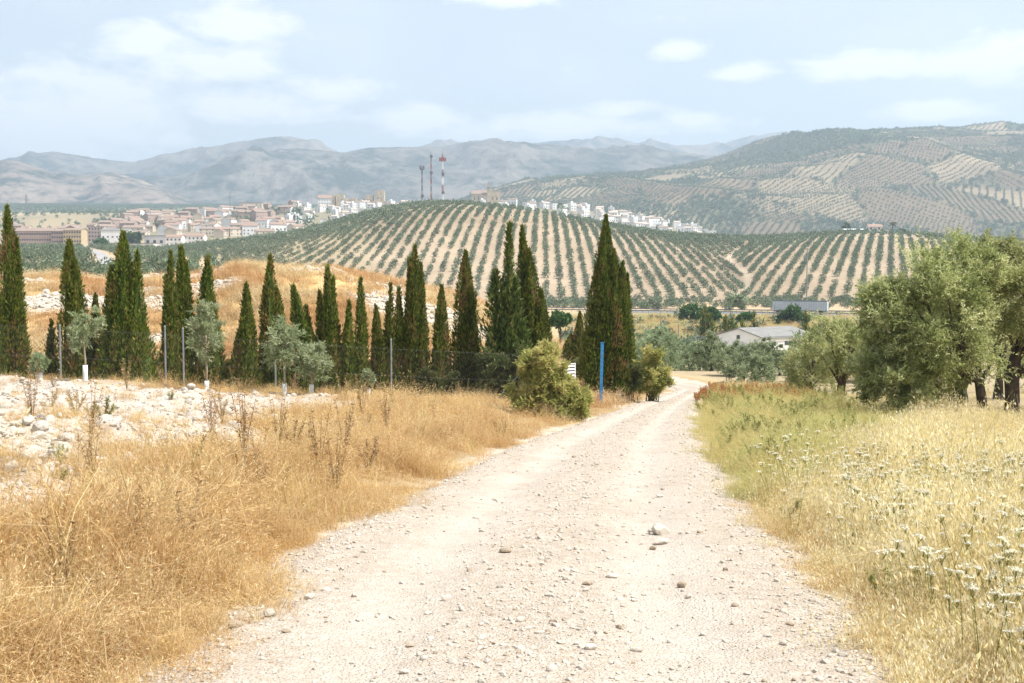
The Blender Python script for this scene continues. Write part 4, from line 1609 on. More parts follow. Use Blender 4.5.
# young olives with white guards in front of the fence
def young_olive(px, Y, top, crown_px, guard_h, label, seed, sparse=False, bare=False):
    rng = np.random.default_rng(seed)
    base = foot(px, Y)
    s = Y / F
    h = float(zr(top, Y)) - base.z
    root = thing('young_olive', label, 'young olive', base, 0, 'staked young olives along the fence')
    fb, tb = MB(), MB()
    cz = h * .62
    rx = crown_px * s * 1.12
    cen = crown_leaves(fb, rng, (0, 0, cz), (rx, rx, h - cz), 20 if sparse else 36, 12, 11, .11, .028, droop=.5 if sparse else .1, up=.2, shell=.35)
    trunk = np.array([(0, 0, 0), (.01, 0, h * .25), (-.02, 0, h * .45), (.0, 0, h * .62)])
    tb.tube(trunk, [.035, .03, .026, .02], 7)
    for e in cen[::2]:
        a = trunk[2]
        tb.tube([a, (a + e) / 2 + (0, 0, .08), e], [.014, .010, .004], 5)
    part('crown', fb.mesh('crown', M['young']), root)
    part('trunk', tb.mesh('trunk', M['bark_pale'], True), root)
    g = MB()
    n = 14
    th = np.arange(n) / n * 6.2832
    r = .065
    V = np.concatenate([np.stack([np.cos(th) * r * k_, np.sin(th) * r * k_, np.full(n, z_)], 1) for k_, z_ in ((1.08, 0), (1, guard_h * .5), (1.04, guard_h), (.94, guard_h), (.92, .02))])
    i = np.arange(4)[:, None] * n
    j = np.arange(n)[None]
    k = (j + 1) % n
    g.add(V, np.stack([i + j, i + k, i + n + k, i + n + j], -1).reshape(-1, 4))
    part('trunk_guard', g.mesh('trunk_guard', M['guard'], True), root)
    return root


young_olive(84.5, 33.0, 298, 24, .44, 'young olive with drooping branches and a tall white trunk guard', 401, sparse=True)
young_olive(206, 33.8, 300, 22, .30, 'round young olive in front of a cypress', 402)
young_olive(284, 34.5, 317, 20, .34, 'upright young olive, left of a close pair, white trunk guard', 403)
young_olive(311, 34.8, 342, 20, .28, 'low spreading young olive, right of a close pair', 404)
young_olive(39, 32.6, 352, 7, .28, 'small scrubby young olive by the ragged leaning cypress', 405)
young_olive(368, 36.0, 368, 4, .26, 'stunted young olive with almost no crown below the narrow cypresses', 406)


# tamarisk-like shrubs either side of the blue post
def shrub(name, label, px, Y, lobes, mat, seed, leaf=(.13, .03), twigs=20, leaves=14, clumps=34):
    rng = np.random.default_rng(seed)
    base = foot(px, Y)
    s = Y / F
    root = thing(name, label, 'shrub', base)
    fb, tb = MB(), MB()
    cens = []
    for dpx, row, rxp, rzp in lobes:
        z = float(zr(row, Y)) - base.z
        cens.append(crown_leaves(fb, rng, (dpx * s, rng.uniform(-.2, .2), z), (rxp * s, rxp * s * .9, rzp * s), clumps, twigs, leaves, leaf[0], leaf[1], droop=.3, up=.55, shell=.4, gap=.4))
    cens = np.concatenate(cens)
    for e in cens[::4]:
        st = rng.normal(0, .12, 3) * (1, 1, 0)
        tb.tube([st, (st + e) / 2 + (0, 0, .1), e], [.02, .014, .005], 5)
    part('foliage', fb.mesh('foliage', M[mat]), root)
    part('stems', tb.mesh('stems', M['bark'], True), root)
    return root


shrub('tamarisk_shrub', 'large feathery yellow-green shrub where the bank ends at the track', 552, 33.0,
      [(1, 394, 27, 34), (-16, 400, 28, 30), (20, 406, 18, 22), (-10, 366, 24, 22), (4, 412, 24, 14)], 'tamarisk', 501, clumps=58)
shrub('tamarisk_shrub', 'yellow-brown feathery shrub right of the largest cypress', 652, 48,
      [(0, 372, 17, 28), (8, 384, 12, 16), (-9, 380, 12, 18)], 'tamarisk', 502, clumps=26)
shrub('dark_shrub', 'dark green undergrowth at the foot of the ragged conifer', 500, 42.5, [(-8, 372, 18, 22), (16, 370, 18, 26)], 'dark_shrub', 503, clumps=26)
shrub('dark_shrub', 'dark bush in shade beside the small far cypress', 586, 66, [(0, 368, 12, 20), (-10, 374, 8, 14)], 'dark_shrub', 504, clumps=22)
shrub('oleander_shrub', 'dark leafy shrub low at the right of the largest cypress', 636, 47, [(0, 380, 9, 14)], 'dark_shrub', 505, clumps=20)
shrub('broom_bush', 'green broom bush under the forked olive', 957, 40.5, [(0, 398, 13, 17)], 'dark_shrub', 506, clumps=22)

for i, (px, row, w_, h_, lab) in enumerate(((150, 372, 12, 14, 'dark bush at the foot of the broad bushy cypress'), (229, 376, 11, 15, 'dark bush left of the touching cypress pair'), (291, 380, 10, 14, 'dark bush between the wide-footed and the bent cypress'),
                                            (428, 382, 11, 15, 'dark bush between the tall pointed and the shorter spindle cypress'), (452, 384, 9, 13, 'dark bush left of the blunt-topped tall cypress'))):
    shrub('dark_shrub', lab, px, 42.2, [(0, row, w_, h_)], 'dark_shrub', 520 + i, clumps=22)


# ================================================================== ORCHARDS FAR OFF
def hill_tree(rng, n=150, r=1.0, leaf=.34):
    """low round olive seen from far away; dense lobes of foliage down to the ground"""
    b = MB()
    lobes = [(np.array([rng.uniform(-.35, .35), rng.uniform(-.35, .35), rng.uniform(.5, .95)]) * r, rng.uniform(.5, .8) * r) for _ in range(6)]
    lobes[0] = (np.array([0, 0, .62]) * r, .78 * r)
    per = n // len(lobes)
    for c, q in lobes:
        d = rng.normal(size=(per, 3))
        d /= np.linalg.norm(d, axis=1, keepdims=True)
        P = c + d * (q * rng.uniform(.5, 1.0, per))[:, None]
        P[:, 2] = np.maximum(P[:, 2], .12 * r)
        D = d * .5 + rng.normal(0, .6, (per, 3)) + (0, 0, .2)
        D /= np.linalg.norm(D, axis=1, keepdims=True)
        b.leaves(P, D, rng.uniform(.7, 1.3, per) * leaf * r, leaf * .55 * r, rng)
    return b.mesh('olive_crown', M['olive_far'])


ht_r = np.random.default_rng(61)
HT = [hill_tree(ht_r) for _ in range(6)]
HT_S = [hill_tree(ht_r, 54, 1.0, .6) for _ in range(5)]


def rows(ang, sp_row, sp_tree, x0, x1, y0, y1, rng, jit=.35):
    """planting grid whose rows run at an angle (clockwise from +Y)"""
    c, s = math.cos(ang), math.sin(ang)
    R_ = math.hypot(x1 - x0, y1 - y0)
    cx, cy = (x0 + x1) / 2, (y0 + y1) / 2
    u = np.arange(-R_ / 2, R_ / 2, sp_row)
    v = np.arange(-R_ / 2, R_ / 2, sp_tree)
    U, V = np.meshgrid(u, v)
    U = U + rng.normal(0, jit * .45, U.shape)
    V = V + rng.normal(0, jit, V.shape)
    X = cx + U * c + V * s
    Y = cy - U * s + V * c
    X, Y = X.ravel(), Y.ravel()
    k = (X > x0) & (X < x1) & (Y > y0) & (Y < y1)
    return X[k], Y[k]


_tb = MB()
_tb.tube([(0, 0, -.3), (0, 0, .3), (.05, 0, .8)], [.12, .10, .06], 5)
SMALL_TRUNK = _tb.mesh('trunk', M['bark'])


def small_olive(crown, loc, rz, scale):
    o = thing('olive_tree', None, None, loc, rz)
    o.scale = scale
    part('crown', crown, o)
    part('trunk', SMALL_TRUNK, o)
    return o


def hill_olives():
    rng = np.random.default_rng(63)
    out = []
    # three parcels: left flank and centre, then the parcel right of the gully
    for ang, sel in ((R(1.5), 0), (R(17.5), 1)):
        X, Y = rows(ang, 5.0, 5.4, -330, 560, HB + 8, HC + 22, rng)
        px = 512 + 1202 * X / Y
        bx = gully_x(Y)
        k = (X < bx - 1.8) if sel == 0 else (X > bx + 1.8)
        k &= (px > -60) & (px < 1180)
        out.append(np.stack([X[k], Y[k]], 1))
    P = np.concatenate(out)
    keep = rng.random(len(P)) > .07
    gapn = fbm(P[:, 0] * .015, P[:, 1] * .015, 3, 65)
    keep &= ~((gapn > .52) & (rng.random(len(P)) < .8))
    P = P[keep]
    Z = hill_h(P[:, 0], P[:, 1])
    Zg = ground_h(P[:, 0], P[:, 1])
    k = Z > Zg - .1
    P, Z = P[k], Z[k]
    px = 512 + 1202 * P[:, 0] / P[:, 1]
    s = 1.62 * rng.uniform(.68, 1.18, len(P)) * (1 - .14 * (px < 340)) * (1 + .12 * fbm(P[:, 0] * .02, P[:, 1] * .02, 2, 67))
    order = np.argsort(P[:, 1] + 1e4 * ((px < 395) | (px > 1000)))
    first = order[:235]
    rest = order[235:]
    for i in first:
        q = s[i]
        o = small_olive(HT[rng.integers(0, 6)], (P[i, 0], P[i, 1], Z[i] - .08), rng.uniform(0, 6.28), (q, q, q * .95))
        tag(o, 'small round olive tree in the lowest rows of the opposite hill', 'olive tree', 'olives in the lowest rows of the hill')
    pts = np.stack([P[rest, 0], P[rest, 1], Z[rest] - .08], 1)
    near = pts[:, 1] < 620
    scatter('hill_olive_rows', pts[near], HT, s[rest][near])
    scatter('hill_olive_rows', pts[~near], HT_S, s[rest][~near])


def valley_olives():
    rng = np.random.default_rng(69)
    # field between the mound and the flats, far left
    X, Y = rows(R(35), 8.2, 7.0, -420, -60, 215, 830, rng)
    px = 512 + 1202 * X / Y
    st = street_x(Y)
    k = (px > -60) & (px < 230) & (np.abs(X - st) > 4.5) & (rng.random(len(X)) > .05)
    k &= ~((px > 120) & (Y > 700))
    X, Y = X[k], Y[k]
    Z = np.maximum(ground_h(X, Y), np.where(Y > HB, hill_h(X, Y), -99))
    hz = np.where(Y > HB, hill_h(X, Y), -99)
    k = hz < ground_h(X, Y) + .1
    X, Y, Z = X[k], Y[k], Z[k]
    scatter('valley_olive_field', np.stack([X, Y, Z - .05], 1), HT, 2.0 * rng.uniform(.75, 1.15, len(X)))
    # scattered trees on the plain behind the flats
    n = 900
    Y = rng.uniform(1180, 1750, n)
    px = rng.uniform(-60, 300, n)
    X = (px - 512) / 1202 * Y
    k = rng.random(n) < np.where((px > 25) & (px < 95) & (Y < 1560), .06, .8)
    X, Y = X[k], Y[k]
    scatter('plain_scattered_trees', np.stack([X, Y, ground_h(X, Y)], 1), HT_S, 2.4 * rng.uniform(.6, 1.3, len(X)))
    # scattered scrub and olives at the foot of the hill, beside the motorway
    n = 1100
    Y = rng.uniform(346, 428, n)
    px = rng.uniform(540, 1040, n)
    X = (px - 512) / 1202 * Y
    k = (rng.random(n) < .45 + .8 * fbm(X * .03, Y * .05, 3, 77)) & (np.abs(Y - (332 - .42 * (X - 50))) > 15)
    X, Y = X[k], Y[k]
    scatter('hill_foot_scrub', np.stack([X, Y, ground_h(X, Y) - .05], 1), HT, 1.5 * rng.uniform(.5, 1.2, len(X)))
    # orchard in the dip between grove and motorway, left of the yard
    X, Y = rows(R(10), 6, 5.5, 18, 48, 172, 232, rng)
    px = 512 + 1202 * X / Y
    k = (px > 618) & (px < 688)
    X, Y = X[k], Y[k]
    for x, y in zip(X, Y):
        o = small_olive(HT[rng.integers(0, 6)], (x, y, gz(x, y) - .1), rng.uniform(0, 6), (rng.uniform(1.7, 2.2),) * 3)
        tag(o, 'pale round olive tree in the dip behind the yellow-brown shrub', 'olive tree', 'olives in the dip left of the yard')
    # rough grass and brambles in the field before the motorway
    n = 2600
    Y = rng.uniform(205, 318, n)
    px = rng.uniform(560, 1060, n)
    X = (px - 512) / 1202 * Y
    scatter('field_grass', np.stack([X, Y, ground_h(X, Y) - .05], 1), P_GREEN + P_MOUND, 1.5 + 1.6 * rng.random(n))
    k = rng.random(n) < .10
    scatter('field_brambles', np.stack([X[k], Y[k], ground_h(X[k], Y[k]) - .1], 1), HT_S, .5 + .7 * rng.random(k.sum()))
    # far plain behind the town
    X, Y = rows(R(-28), 13, 9, -1400, 500, 1720, 3380, rng, .8)
    px = 512 + 1202 * X / Y
    p2 = fbm(X * .0022, Y * .0016, 3, 73)
    k = (px > -40) & (px < 470) & (Y > 1300) & (rng.random(len(X)) < np.clip(.75 - 1.8 * np.clip(p2 + .1, 0, 1), .0, .75))
    X, Y = X[k], Y[k]
    scatter('plain_olive_groves', np.stack([X, Y, ground_h(X, Y)], 1), HT_S, 2.0 * rng.uniform(.7, 1.2, len(X)))


def grove_hill_trees():
    rng = np.random.default_rng(79)
    pts, ss = [], []
    x0, x1, y0, y1 = -300, 2350, GB - 40, GC + 40
    gx, gy = np.meshgrid(np.arange(x0, x1, 12.0), np.arange(y0, y1, 12.0))
    for i in range(NPAR):
        kind = PAR_KIND[i]
        if kind == 3:
            continue
        r = 330
        sp = PAR_SP[i]
        X, Y = rows(PAR_ANG[i], sp * 1.25, sp * .8, PAR[i, 0] - r, PAR[i, 0] + r, PAR[i, 1] - r, PAR[i, 1] + r, rng, .8)
        if kind == 2:
            X = X + rng.normal(0, 5, len(X))
            Y = Y + rng.normal(0, 5, len(Y))
        px = 512 + 1202 * X / Y
        k = (px > 440) & (px < 1090)
        X, Y = X[k], Y[k]
        if not len(X):
            continue
        bi, gap = parcel_of(X, Y)
        k = (bi == i) & (gap > 3)
        X, Y = X[k], Y[k]
        pts.append(np.stack([X, Y], 1))
        ss.append(np.full(len(X), 2.1 if kind != 2 else 2.6) * rng.uniform(.75, 1.2, len(X)))
    # hedges and scrub along parcel borders and on the crest
    n = 26000
    Y = rng.uniform(GB, GC + 30, n)
    X = (rng.uniform(440, 1090, n) - 512) / 1202 * Y
    bi, gap = parcel_of(X, Y)
    sc_ = fbm(X * .0035, Y * .0035, 4, 97) - .12
    k = ((gap < 8) & (rng.random(n) < .6)) | ((sc_ > .06) & (rng.random(n) < .7)) | ((Y > GC - 60) & (rng.random(n) < .3))
    pts.append(np.stack([X[k], Y[k]], 1))
    ss.append(rng.uniform(1.6, 4.4, k.sum()))
    P, S = np.concatenate(pts), np.concatenate(ss)
    Z = grove_h(P[:, 0], P[:, 1])
    scatter('grove_hill_trees', np.stack([P[:, 0], P[:, 1], Z - .1], 1), HT_S, S)


def street_x(Y):
    return np.interp(Y, [300, 420, 560, 760, 1000], [(108 - 512) / 1202 * 300, (104 - 512) / 1202 * 420, (97 - 512) / 1202 * 560, (86 - 512) / 1202 * 760, (80 - 512) / 1202 * 1000])


hill_olives()
valley_olives()
grove_hill_trees()


# ================================================================== ROADS OF THE VALLEY
def ribbon(name, xs, ys, width, mat, lift=.05, along_x=False, zf=None):
    xs, ys = np.asarray(xs, float), np.asarray(ys, float)
    t = np.stack([np.gradient(xs), np.gradient(ys)], 1)
    t /= np.linalg.norm(t, axis=1, keepdims=True)
    nx, ny = t[:, 1], -t[:, 0]
    A = np.stack([xs - nx * width / 2, ys - ny * width / 2], 1)
    B = np.stack([xs + nx * width / 2, ys + ny * width / 2], 1)
    f = zf or ground_h
    zc = f(xs, ys)
    V = np.stack([np.column_stack([A, zc + lift]), np.column_stack([B, zc + lift])], 1).reshape(-1, 3)
    n = len(xs)
    i = np.arange(n - 1) * 2
    o = link(name, mesh_from(name, V, [np.stack([i, i + 1, i + 3, i + 2], 1)], mat))
    return tag(o, kind='structure')


M['asphalt'] = solid_mat('asphalt', (.16, .155, .15), .9, var=.12, scale=.3)
M['pale_road'] = solid_mat('pale_street', (.30, .285, .27), .9, var=.1, scale=.2)
yy = np.linspace(340, 980, 120)
ribbon('street', street_x(yy), yy, 4.4, M['pale_road'], .2)
MY, MZ = 332.0, EYE - 11.7
MSL = -.42                                     # the motorway comes nearer towards the right
MRZ = math.atan(MSL)


def mline(x):
    return MY + MSL * (np.asarray(x) - 50)


xx = np.linspace(-60, 190, 120)


def motor_z(x, y):
    return np.full(len(x), MZ)


ribbon('motorway', xx, mline(xx), 17, M['asphalt'], 0.0, zf=motor_z)
emb = MB()
cs_, sn_ = math.cos(MRZ), math.sin(MRZ)
ev = []
for o_, z_ in ((-14, -4.5), (-8.7, -.02), (8.7, -.02), (14, -4)):
    for s_ in (-120, 155):
        ev.append((50 + cs_ * s_ - sn_ * o_, MY + sn_ * s_ + cs_ * o_, MZ + z_))
emb.add(ev, [[0, 1, 3, 2], [2, 3, 5, 4], [4, 5, 7, 6]])
emb_me = emb.mesh('embankment', M['ground'])
cz_ = emb_me.attributes.new('zone', 'FLOAT_COLOR', 'POINT')
cz_.data.foreach_set('color', np.tile(np.array((.30, .26, .15, 1), np.float32), 8))
tag(link('embankment', emb_me), kind='structure')


def guard_rail(off, label):
    root = thing('guard_rail', label, 'guard rail', (50 - sn_ * off, MY + cs_ * off, MZ), MRZ)
    b = MB()
    prof = [(0, .45), (.05, .52), (0, .60), (.05, .68), (0, .76)]
    for (a0, z0), (a1, z1) in zip(prof[:-1], prof[1:]):
        b.add([(-120, a0 - .1, z0), (150, a0 - .1, z0), (150, a1 - .1, z1), (-120, a1 - .1, z1)], [[0, 1, 2, 3]])
    part('rail', b.mesh('rail', M['steel']), root)
    po = MB()
    po.box((-.05, -.03, -.3), (.05, .07, .72))
    me = po.mesh('post', M['steel'])
    for x in np.linspace(-50, 90, 82):
        o = part('post', me, root)
        o.location = (x, 0, 0)
    return root


guard_rail(-8.0, 'steel guard rail along the near edge of the motorway')
guard_rail(8.0, 'steel guard rail along the far edge of the motorway')


# ---- lorry on the motorway
def lorry():
    x0 = (771 - 512) / 1200 * 323.0
    L = 14.2
    root = thing('lorry_trailer', 'long pale blue-grey box trailer of a lorry on the motorway', 'trailer', (x0, float(mline(x0)) - 3.6, MZ), MRZ)
    b = MB()
    b.box((0, -1.25, 1.05), (L, 1.25, 3.45))
    part('box_body', b.mesh('box_body', M['trailer']), root)
    r = MB()
    r.box((-.02, -1.28, 3.453), (L + .02, 1.28, 3.62))
    part('roof_rim', r.mesh('roof_rim', M['trailer_dark']), root)
    rb = MB()
    for x in np.arange(.5, L - .3, .62):
        rb.box((x, -1.29, 1.15), (x + .05, -1.252, 3.4))
    part('side_ribs', rb.mesh('side_ribs', M['white_paint']), root)
    ch = MB()
    ch.box((.3, -1.0, .75), (L - .3, 1.0, 1.047))
    part('chassis', ch.mesh('chassis', M['trailer_dark']), root)
    dr = MB()
    dr.box((-.05, -1.2, 1.1), (-.003, 1.2, 3.4))
    part('rear_doors', dr.mesh('rear_doors', M['white_paint']), root)
    for x in (1.4, 2.7, 4.0, L - 1.6):
        for y in (-1.1, 1.1):
            wv = MB()
            wv.tube([(x, y - .15, .5), (x, y + .15, .5)], [.5, .5], 18)
            wh = part('wheel', wv.mesh('wheel', M['rubber']), root)
            hv_ = MB()
            hv_.tube([(x, y - .16, .5), (x, y + .16, .5)], [.22, .22], 12)
            o = link('rim', hv_.mesh('rim', M['steel']), wh)
            KIDS.setdefault(wh.name, []).append(o)


lorry()


# ================================================================== BUILDINGS
def gable_block(b, x0, x1, y0, y1, h, rise, axis='x', over=.25, mi_wall=0):
    """walls with gable ends into b; returns roof mesh builder"""
    r = MB()
    if axis == 'x':
        ym = (y0 + y1) / 2
        b.add([(x0, y0, 0), (x1, y0, 0), (x1, y1, 0), (x0, y1, 0), (x0, y0, h), (x1, y0, h), (x1, y1, h), (x0, y1, h), (x0, ym, h + rise), (x1, ym, h + rise)],
              [[0, 1, 5, 4], [2, 3, 7, 6], [1, 2, 6, 5], [3, 0, 4, 7]], [[5, 6, 9], [7, 4, 8]], mi=mi_wall)
        k = rise / ((y1 - y0) / 2)
        for s in (-1, 1):
            e = ym + s * ((y1 - y0) / 2 + over)
            ze = h - over * k + .03
            V = [(x0 - over, e, ze), (x1 + over, e, ze), (x1 + over, ym, h + rise + .03), (x0 - over, ym, h + rise + .03)]
            V2 = [(a, c, z + .16) for a, c, z in V]
            r.add(V + V2, [[0, 1, 2, 3], [4, 5, 6, 7], [0, 1, 5, 4], [1, 2, 6, 5], [3, 0, 4, 7]])
    else:
        xm = (x0 + x1) / 2
        b.add([(x0, y0, 0), (x1, y0, 0), (x1, y1, 0), (x0, y1, 0), (x0, y0, h), (x1, y0, h), (x1, y1, h), (x0, y1, h), (xm, y0, h + rise), (xm, y1, h + rise)],
              [[0, 1, 5, 4], [2, 3, 7, 6], [1, 2, 6, 5], [3, 0, 4, 7]], [[4, 5, 8], [6, 7, 9]], mi=mi_wall)
        k = rise / ((x1 - x0) / 2)
        for s in (-1, 1):
            e = xm + s * ((x1 - x0) / 2 + over)
            ze = h - over * k + .03
            V = [(e, y0 - over, ze), (e, y1 + over, ze), (xm, y1 + over, h + rise + .03), (xm, y0 - over, h + rise + .03)]
            V2 = [(a, c, z + .16) for a, c, z in V]
            r.add(V + V2, [[0, 1, 2, 3], [4, 5, 6, 7], [0, 1, 5, 4], [1, 2, 6, 5], [3, 0, 4, 7]])
    return r


# ---- warehouse in the dip
def warehouse():
    base = foot(764, 196)
    root = thing('warehouse', 'white low-gabled warehouse among the olives in the dip', 'warehouse', (base.x, base.y, base.z - .5), R(34))
    b = MB()
    r = gable_block(b, -5.8, 6.2, -5.0, 5.0, 3.4, 1.2, 'x', .25)
    part('wall', b.mesh('wall', M['white_wall']), root)
    part('roof', r.mesh('roof', M['roof_grey']), root)
    d = MB()
    d.box((-5.86, -1.2, .02), (-5.80 - .003, 1.2, 2.6))
    part('door', d.mesh('door', M['grey_wall']), root)
    v = MB()
    v.box((-5.86, -.35, 3.0), (-5.803, .35, 3.6))
    part('vent', v.mesh('vent', M['window']), root)
    for x in (-3, 0, 3):
        w_ = MB()
        w_.box((x - .5, -5.06, 2.1), (x + .5, -5.003, 2.7))
        part('window', w_.mesh('window', M['window']), root)
    g = MB()
    g.tube([(-6.1, -5.33, 3.34), (6.5, -5.33, 3.34)], [.07, .07], 6)
    part('gutter', g.mesh('gutter', M['steel']), root)


warehouse()
bs = foot(697, 214)
c_ = thing('skip', 'dark open skip standing in the pale yard left of the warehouse', 'skip', bs, .3)
b = MB()
b.add([(-1.1, -.8, .15), (1.1, -.8, .15), (1.1, .8, .15), (-1.1, .8, .15), (-1.5, -.95, 1.5), (1.5, -.95, 1.5), (1.5, .95, 1.5), (-1.5, .95, 1.5), (-1.4, -.88, 1.5), (1.4, -.88, 1.5), (1.4, .88, 1.5), (-1.4, .88, 1.5), (-1.05, -.7, .3), (1.05, -.7, .3), (1.05, .7, .3), (-1.05, .7, .3)],
      [[0, 1, 5, 4], [1, 2, 6, 5], [2, 3, 7, 6], [3, 0, 4, 7], [4, 5, 9, 8], [5, 6, 10, 9], [6, 7, 11, 10], [7, 4, 8, 11], [8, 9, 13, 12], [9, 10, 14, 13], [10, 11, 15, 14], [11, 8, 12, 15], [12, 13, 14, 15], [3, 2, 1, 0]])
part('container', b.mesh('container', M['trailer_dark']), c_)
b = MB()
for x in (-.8, .8):
    b.box((x - .08, -.7, 0), (x + .08, .7, .147))
part('skids', b.mesh('skids', M['trailer_dark']), c_)


# ---- trees and cypresses round the warehouse
def round_tree(px, Y, rows_, label, mat, seed, wpx, name='broadleaf_tree', group=None):
    rng = np.random.default_rng(seed)
    base = foot(px, Y)
    s = Y / F
    top, bot = rows_
    h = float(zr(top, Y)) - base.z
    z0 = max(float(zr(bot, Y)) - base.z, .4)
    root = thing(name, label, 'tree', base, 0, group)
    fb, tb = MB(), MB()
    c = (0, 0, (h + z0) / 2)
    cen = crown_leaves(fb, rng, c, (wpx * s, wpx * s * .9, (h - z0) / 2), 34, 12, 10, .012 * Y ** .72, .006 * Y ** .72, droop=.1, up=.2, shell=.4)
    limbs(tb, rng, [(0, 0, 0), (.05, 0, z0 * .6), (0, 0, (z0 + h) * .45)], .2, .12, cen, 6)
    part('crown', fb.mesh('crown', M[mat]), root)
    part('trunk', tb.mesh('trunk', M['bark'], True), root)


round_tree(690, 285, (306, 320), 'bright green spreading tree before the motorway, left of the dark far cypresses', 'broad', 601, 15)
round_tree(711, 280, (309, 324), 'second bright green tree, overlapped by the far cypresses', 'broad', 602, 10)
round_tree(792, 275, (309, 328), 'bright green wide tree under the pale trailer', 'broad', 603, 19)
round_tree(745, 278, (314, 326), 'small bright green tree between far cypresses above the warehouse roof', 'broad', 604, 7)
round_tree(738, 372, (296, 308), 'grey-green round tree beside the sandy gully beyond the motorway', 'olive_mid', 605, 13)
round_tree(560, 150, (312, 328), 'dark umbrella tree in the gap right of the slanting cypress', 'broad', 606, 11)
FC = [(703, 308, 4, 'tallest of the dark far cypresses by the yard'), (710, 316, 4.5, 'middle one of the dark far cypresses left of the warehouse'), (727, 318, 4.5, 'dark far cypress just left of the warehouse gable'), (734, 320, 4, 'dark far cypress touching the warehouse gable'),
      (744, 320, 2.5, 'slim far cypress above the warehouse roof, left'), (754, 314, 3, 'taller slim far cypress above the warehouse roof, right'), (806, 313, 3, 'slim far cypress before the bright wide tree')]
for i, (px, top, hw, lab) in enumerate(FC):
    cypress(px, top, 232, [(0, top, hw, 0)], lab, 620 + i, dens=16, spray=.9, group='far cypresses round the warehouse')
for i, px in enumerate((543, 548)):
    cypress(px, 308 + 14 * i, 170, [(0, 308 + 14 * i, 3, 0)], ('thin far cypress seen through the gap left of the largest cypress', 'lower far cypress in the gap left of the largest cypress')[i], 630 + i, dens=20, spray=.7, group='far cypresses round the warehouse')


# ---- town houses: eight kinds, copied over the town hill
def house_proto(i, wall, roof, w_, d_, h, flat, rng):
    root = thing('town_house', 'house', 'house', (0, 0, 0))
    b = MB()
    if flat:
        b.box((-w_ / 2, -d_ / 2, -3), (w_ / 2, d_ / 2, h))
        r = MB()
        for lo, hi in (((-w_ / 2 - .1, -d_ / 2 - .1, h + .003), (w_ / 2 + .1, d_ / 2 + .1, h + .35)),):
            r.box(lo, hi)
        if rng.random() < .7:
            r.box((-w_ * .2, -d_ * .1, h + .353), (w_ * .15, d_ * .3, h + 2.4))
    else:
        r = gable_block(b, -w_ / 2, w_ / 2, -d_ / 2, d_ / 2, h, d_ * .22, 'x', .3)
        b.box((-w_ / 2 + .01, -d_ / 2 + .01, -3), (w_ / 2 - .01, d_ / 2 - .01, -.003))
    part('wall', b.mesh('wall', M[wall]), root)
    part('roof', r.mesh('roof', M[roof]), root)
    nf = max(1, int(h // 3))
    nw = max(2, int(w_ // 3))
    wm = MB()
    wm.box((-.55, -.04, 0), (.55, .0, 1.35))
    me = wm.mesh('window', M['window'])
    for f in range(nf):
        for k in range(nw):
            if rng.random() < .18:
                continue
            o = part('window', me, root)
            o.location = (-w_ / 2 + w_ * (k + .5) / nw, -d_ / 2 - .003, .9 + f * 2.9)
    wm = MB()
    wm.box((0, -.5, 0), (.04, .5, 1.3))
    me = wm.mesh('window', M['window'])
    for f in range(nf):
        o = part('window', me, root)
        o.location = (w_ / 2 + .003, rng.uniform(-d_ * .25, d_ * .25), .9 + f * 2.9)
    return root


hr = np.random.default_rng(71)
PROT = {
    'white': [house_proto(i, 'white_wall', rf, w_, d_, h, fl, hr) for i, (rf, w_, d_, h, fl) in enumerate((('roof_pale', 8, 7, 6, False), ('roof_pale', 9, 7, 6.2, False), ('white_wall', 8, 9, 6.5, True), ('roof_brown', 10, 6, 8.6, False), ('white_wall', 7, 8, 8, True)))],
    'red': [house_proto(i, wl, rf, w_, d_, h, fl, hr) for i, (wl, rf, w_, d_, h, fl) in enumerate((('cream_wall', 'roof_tile', 12, 10, 6.2, False), ('white_wall', 'roof_tile', 14, 10, 8.6, False), ('brick_wall', 'roof_brown', 14, 10, 8.8, False), ('cream_wall', 'roof_brown', 18, 10, 6, False), ('white_wall', 'roof_tile', 10, 9, 6, False)))]}
first = {id(p): True for k in PROT for p in PROT[k]}


def put_house(kind, x, y, z, rz, s, label, group):
    p = PROT[kind][int(hr.integers(0, len(PROT[kind])))]
    if first[id(p)]:
        first[id(p)] = False
        p.location, p.rotation_euler.z, p.scale = (x, y, z), rz, (s, s, s)
        tag(p, label, 'house', group)
    else:
        dup(p, (x, y, z), rz, s, label, group)


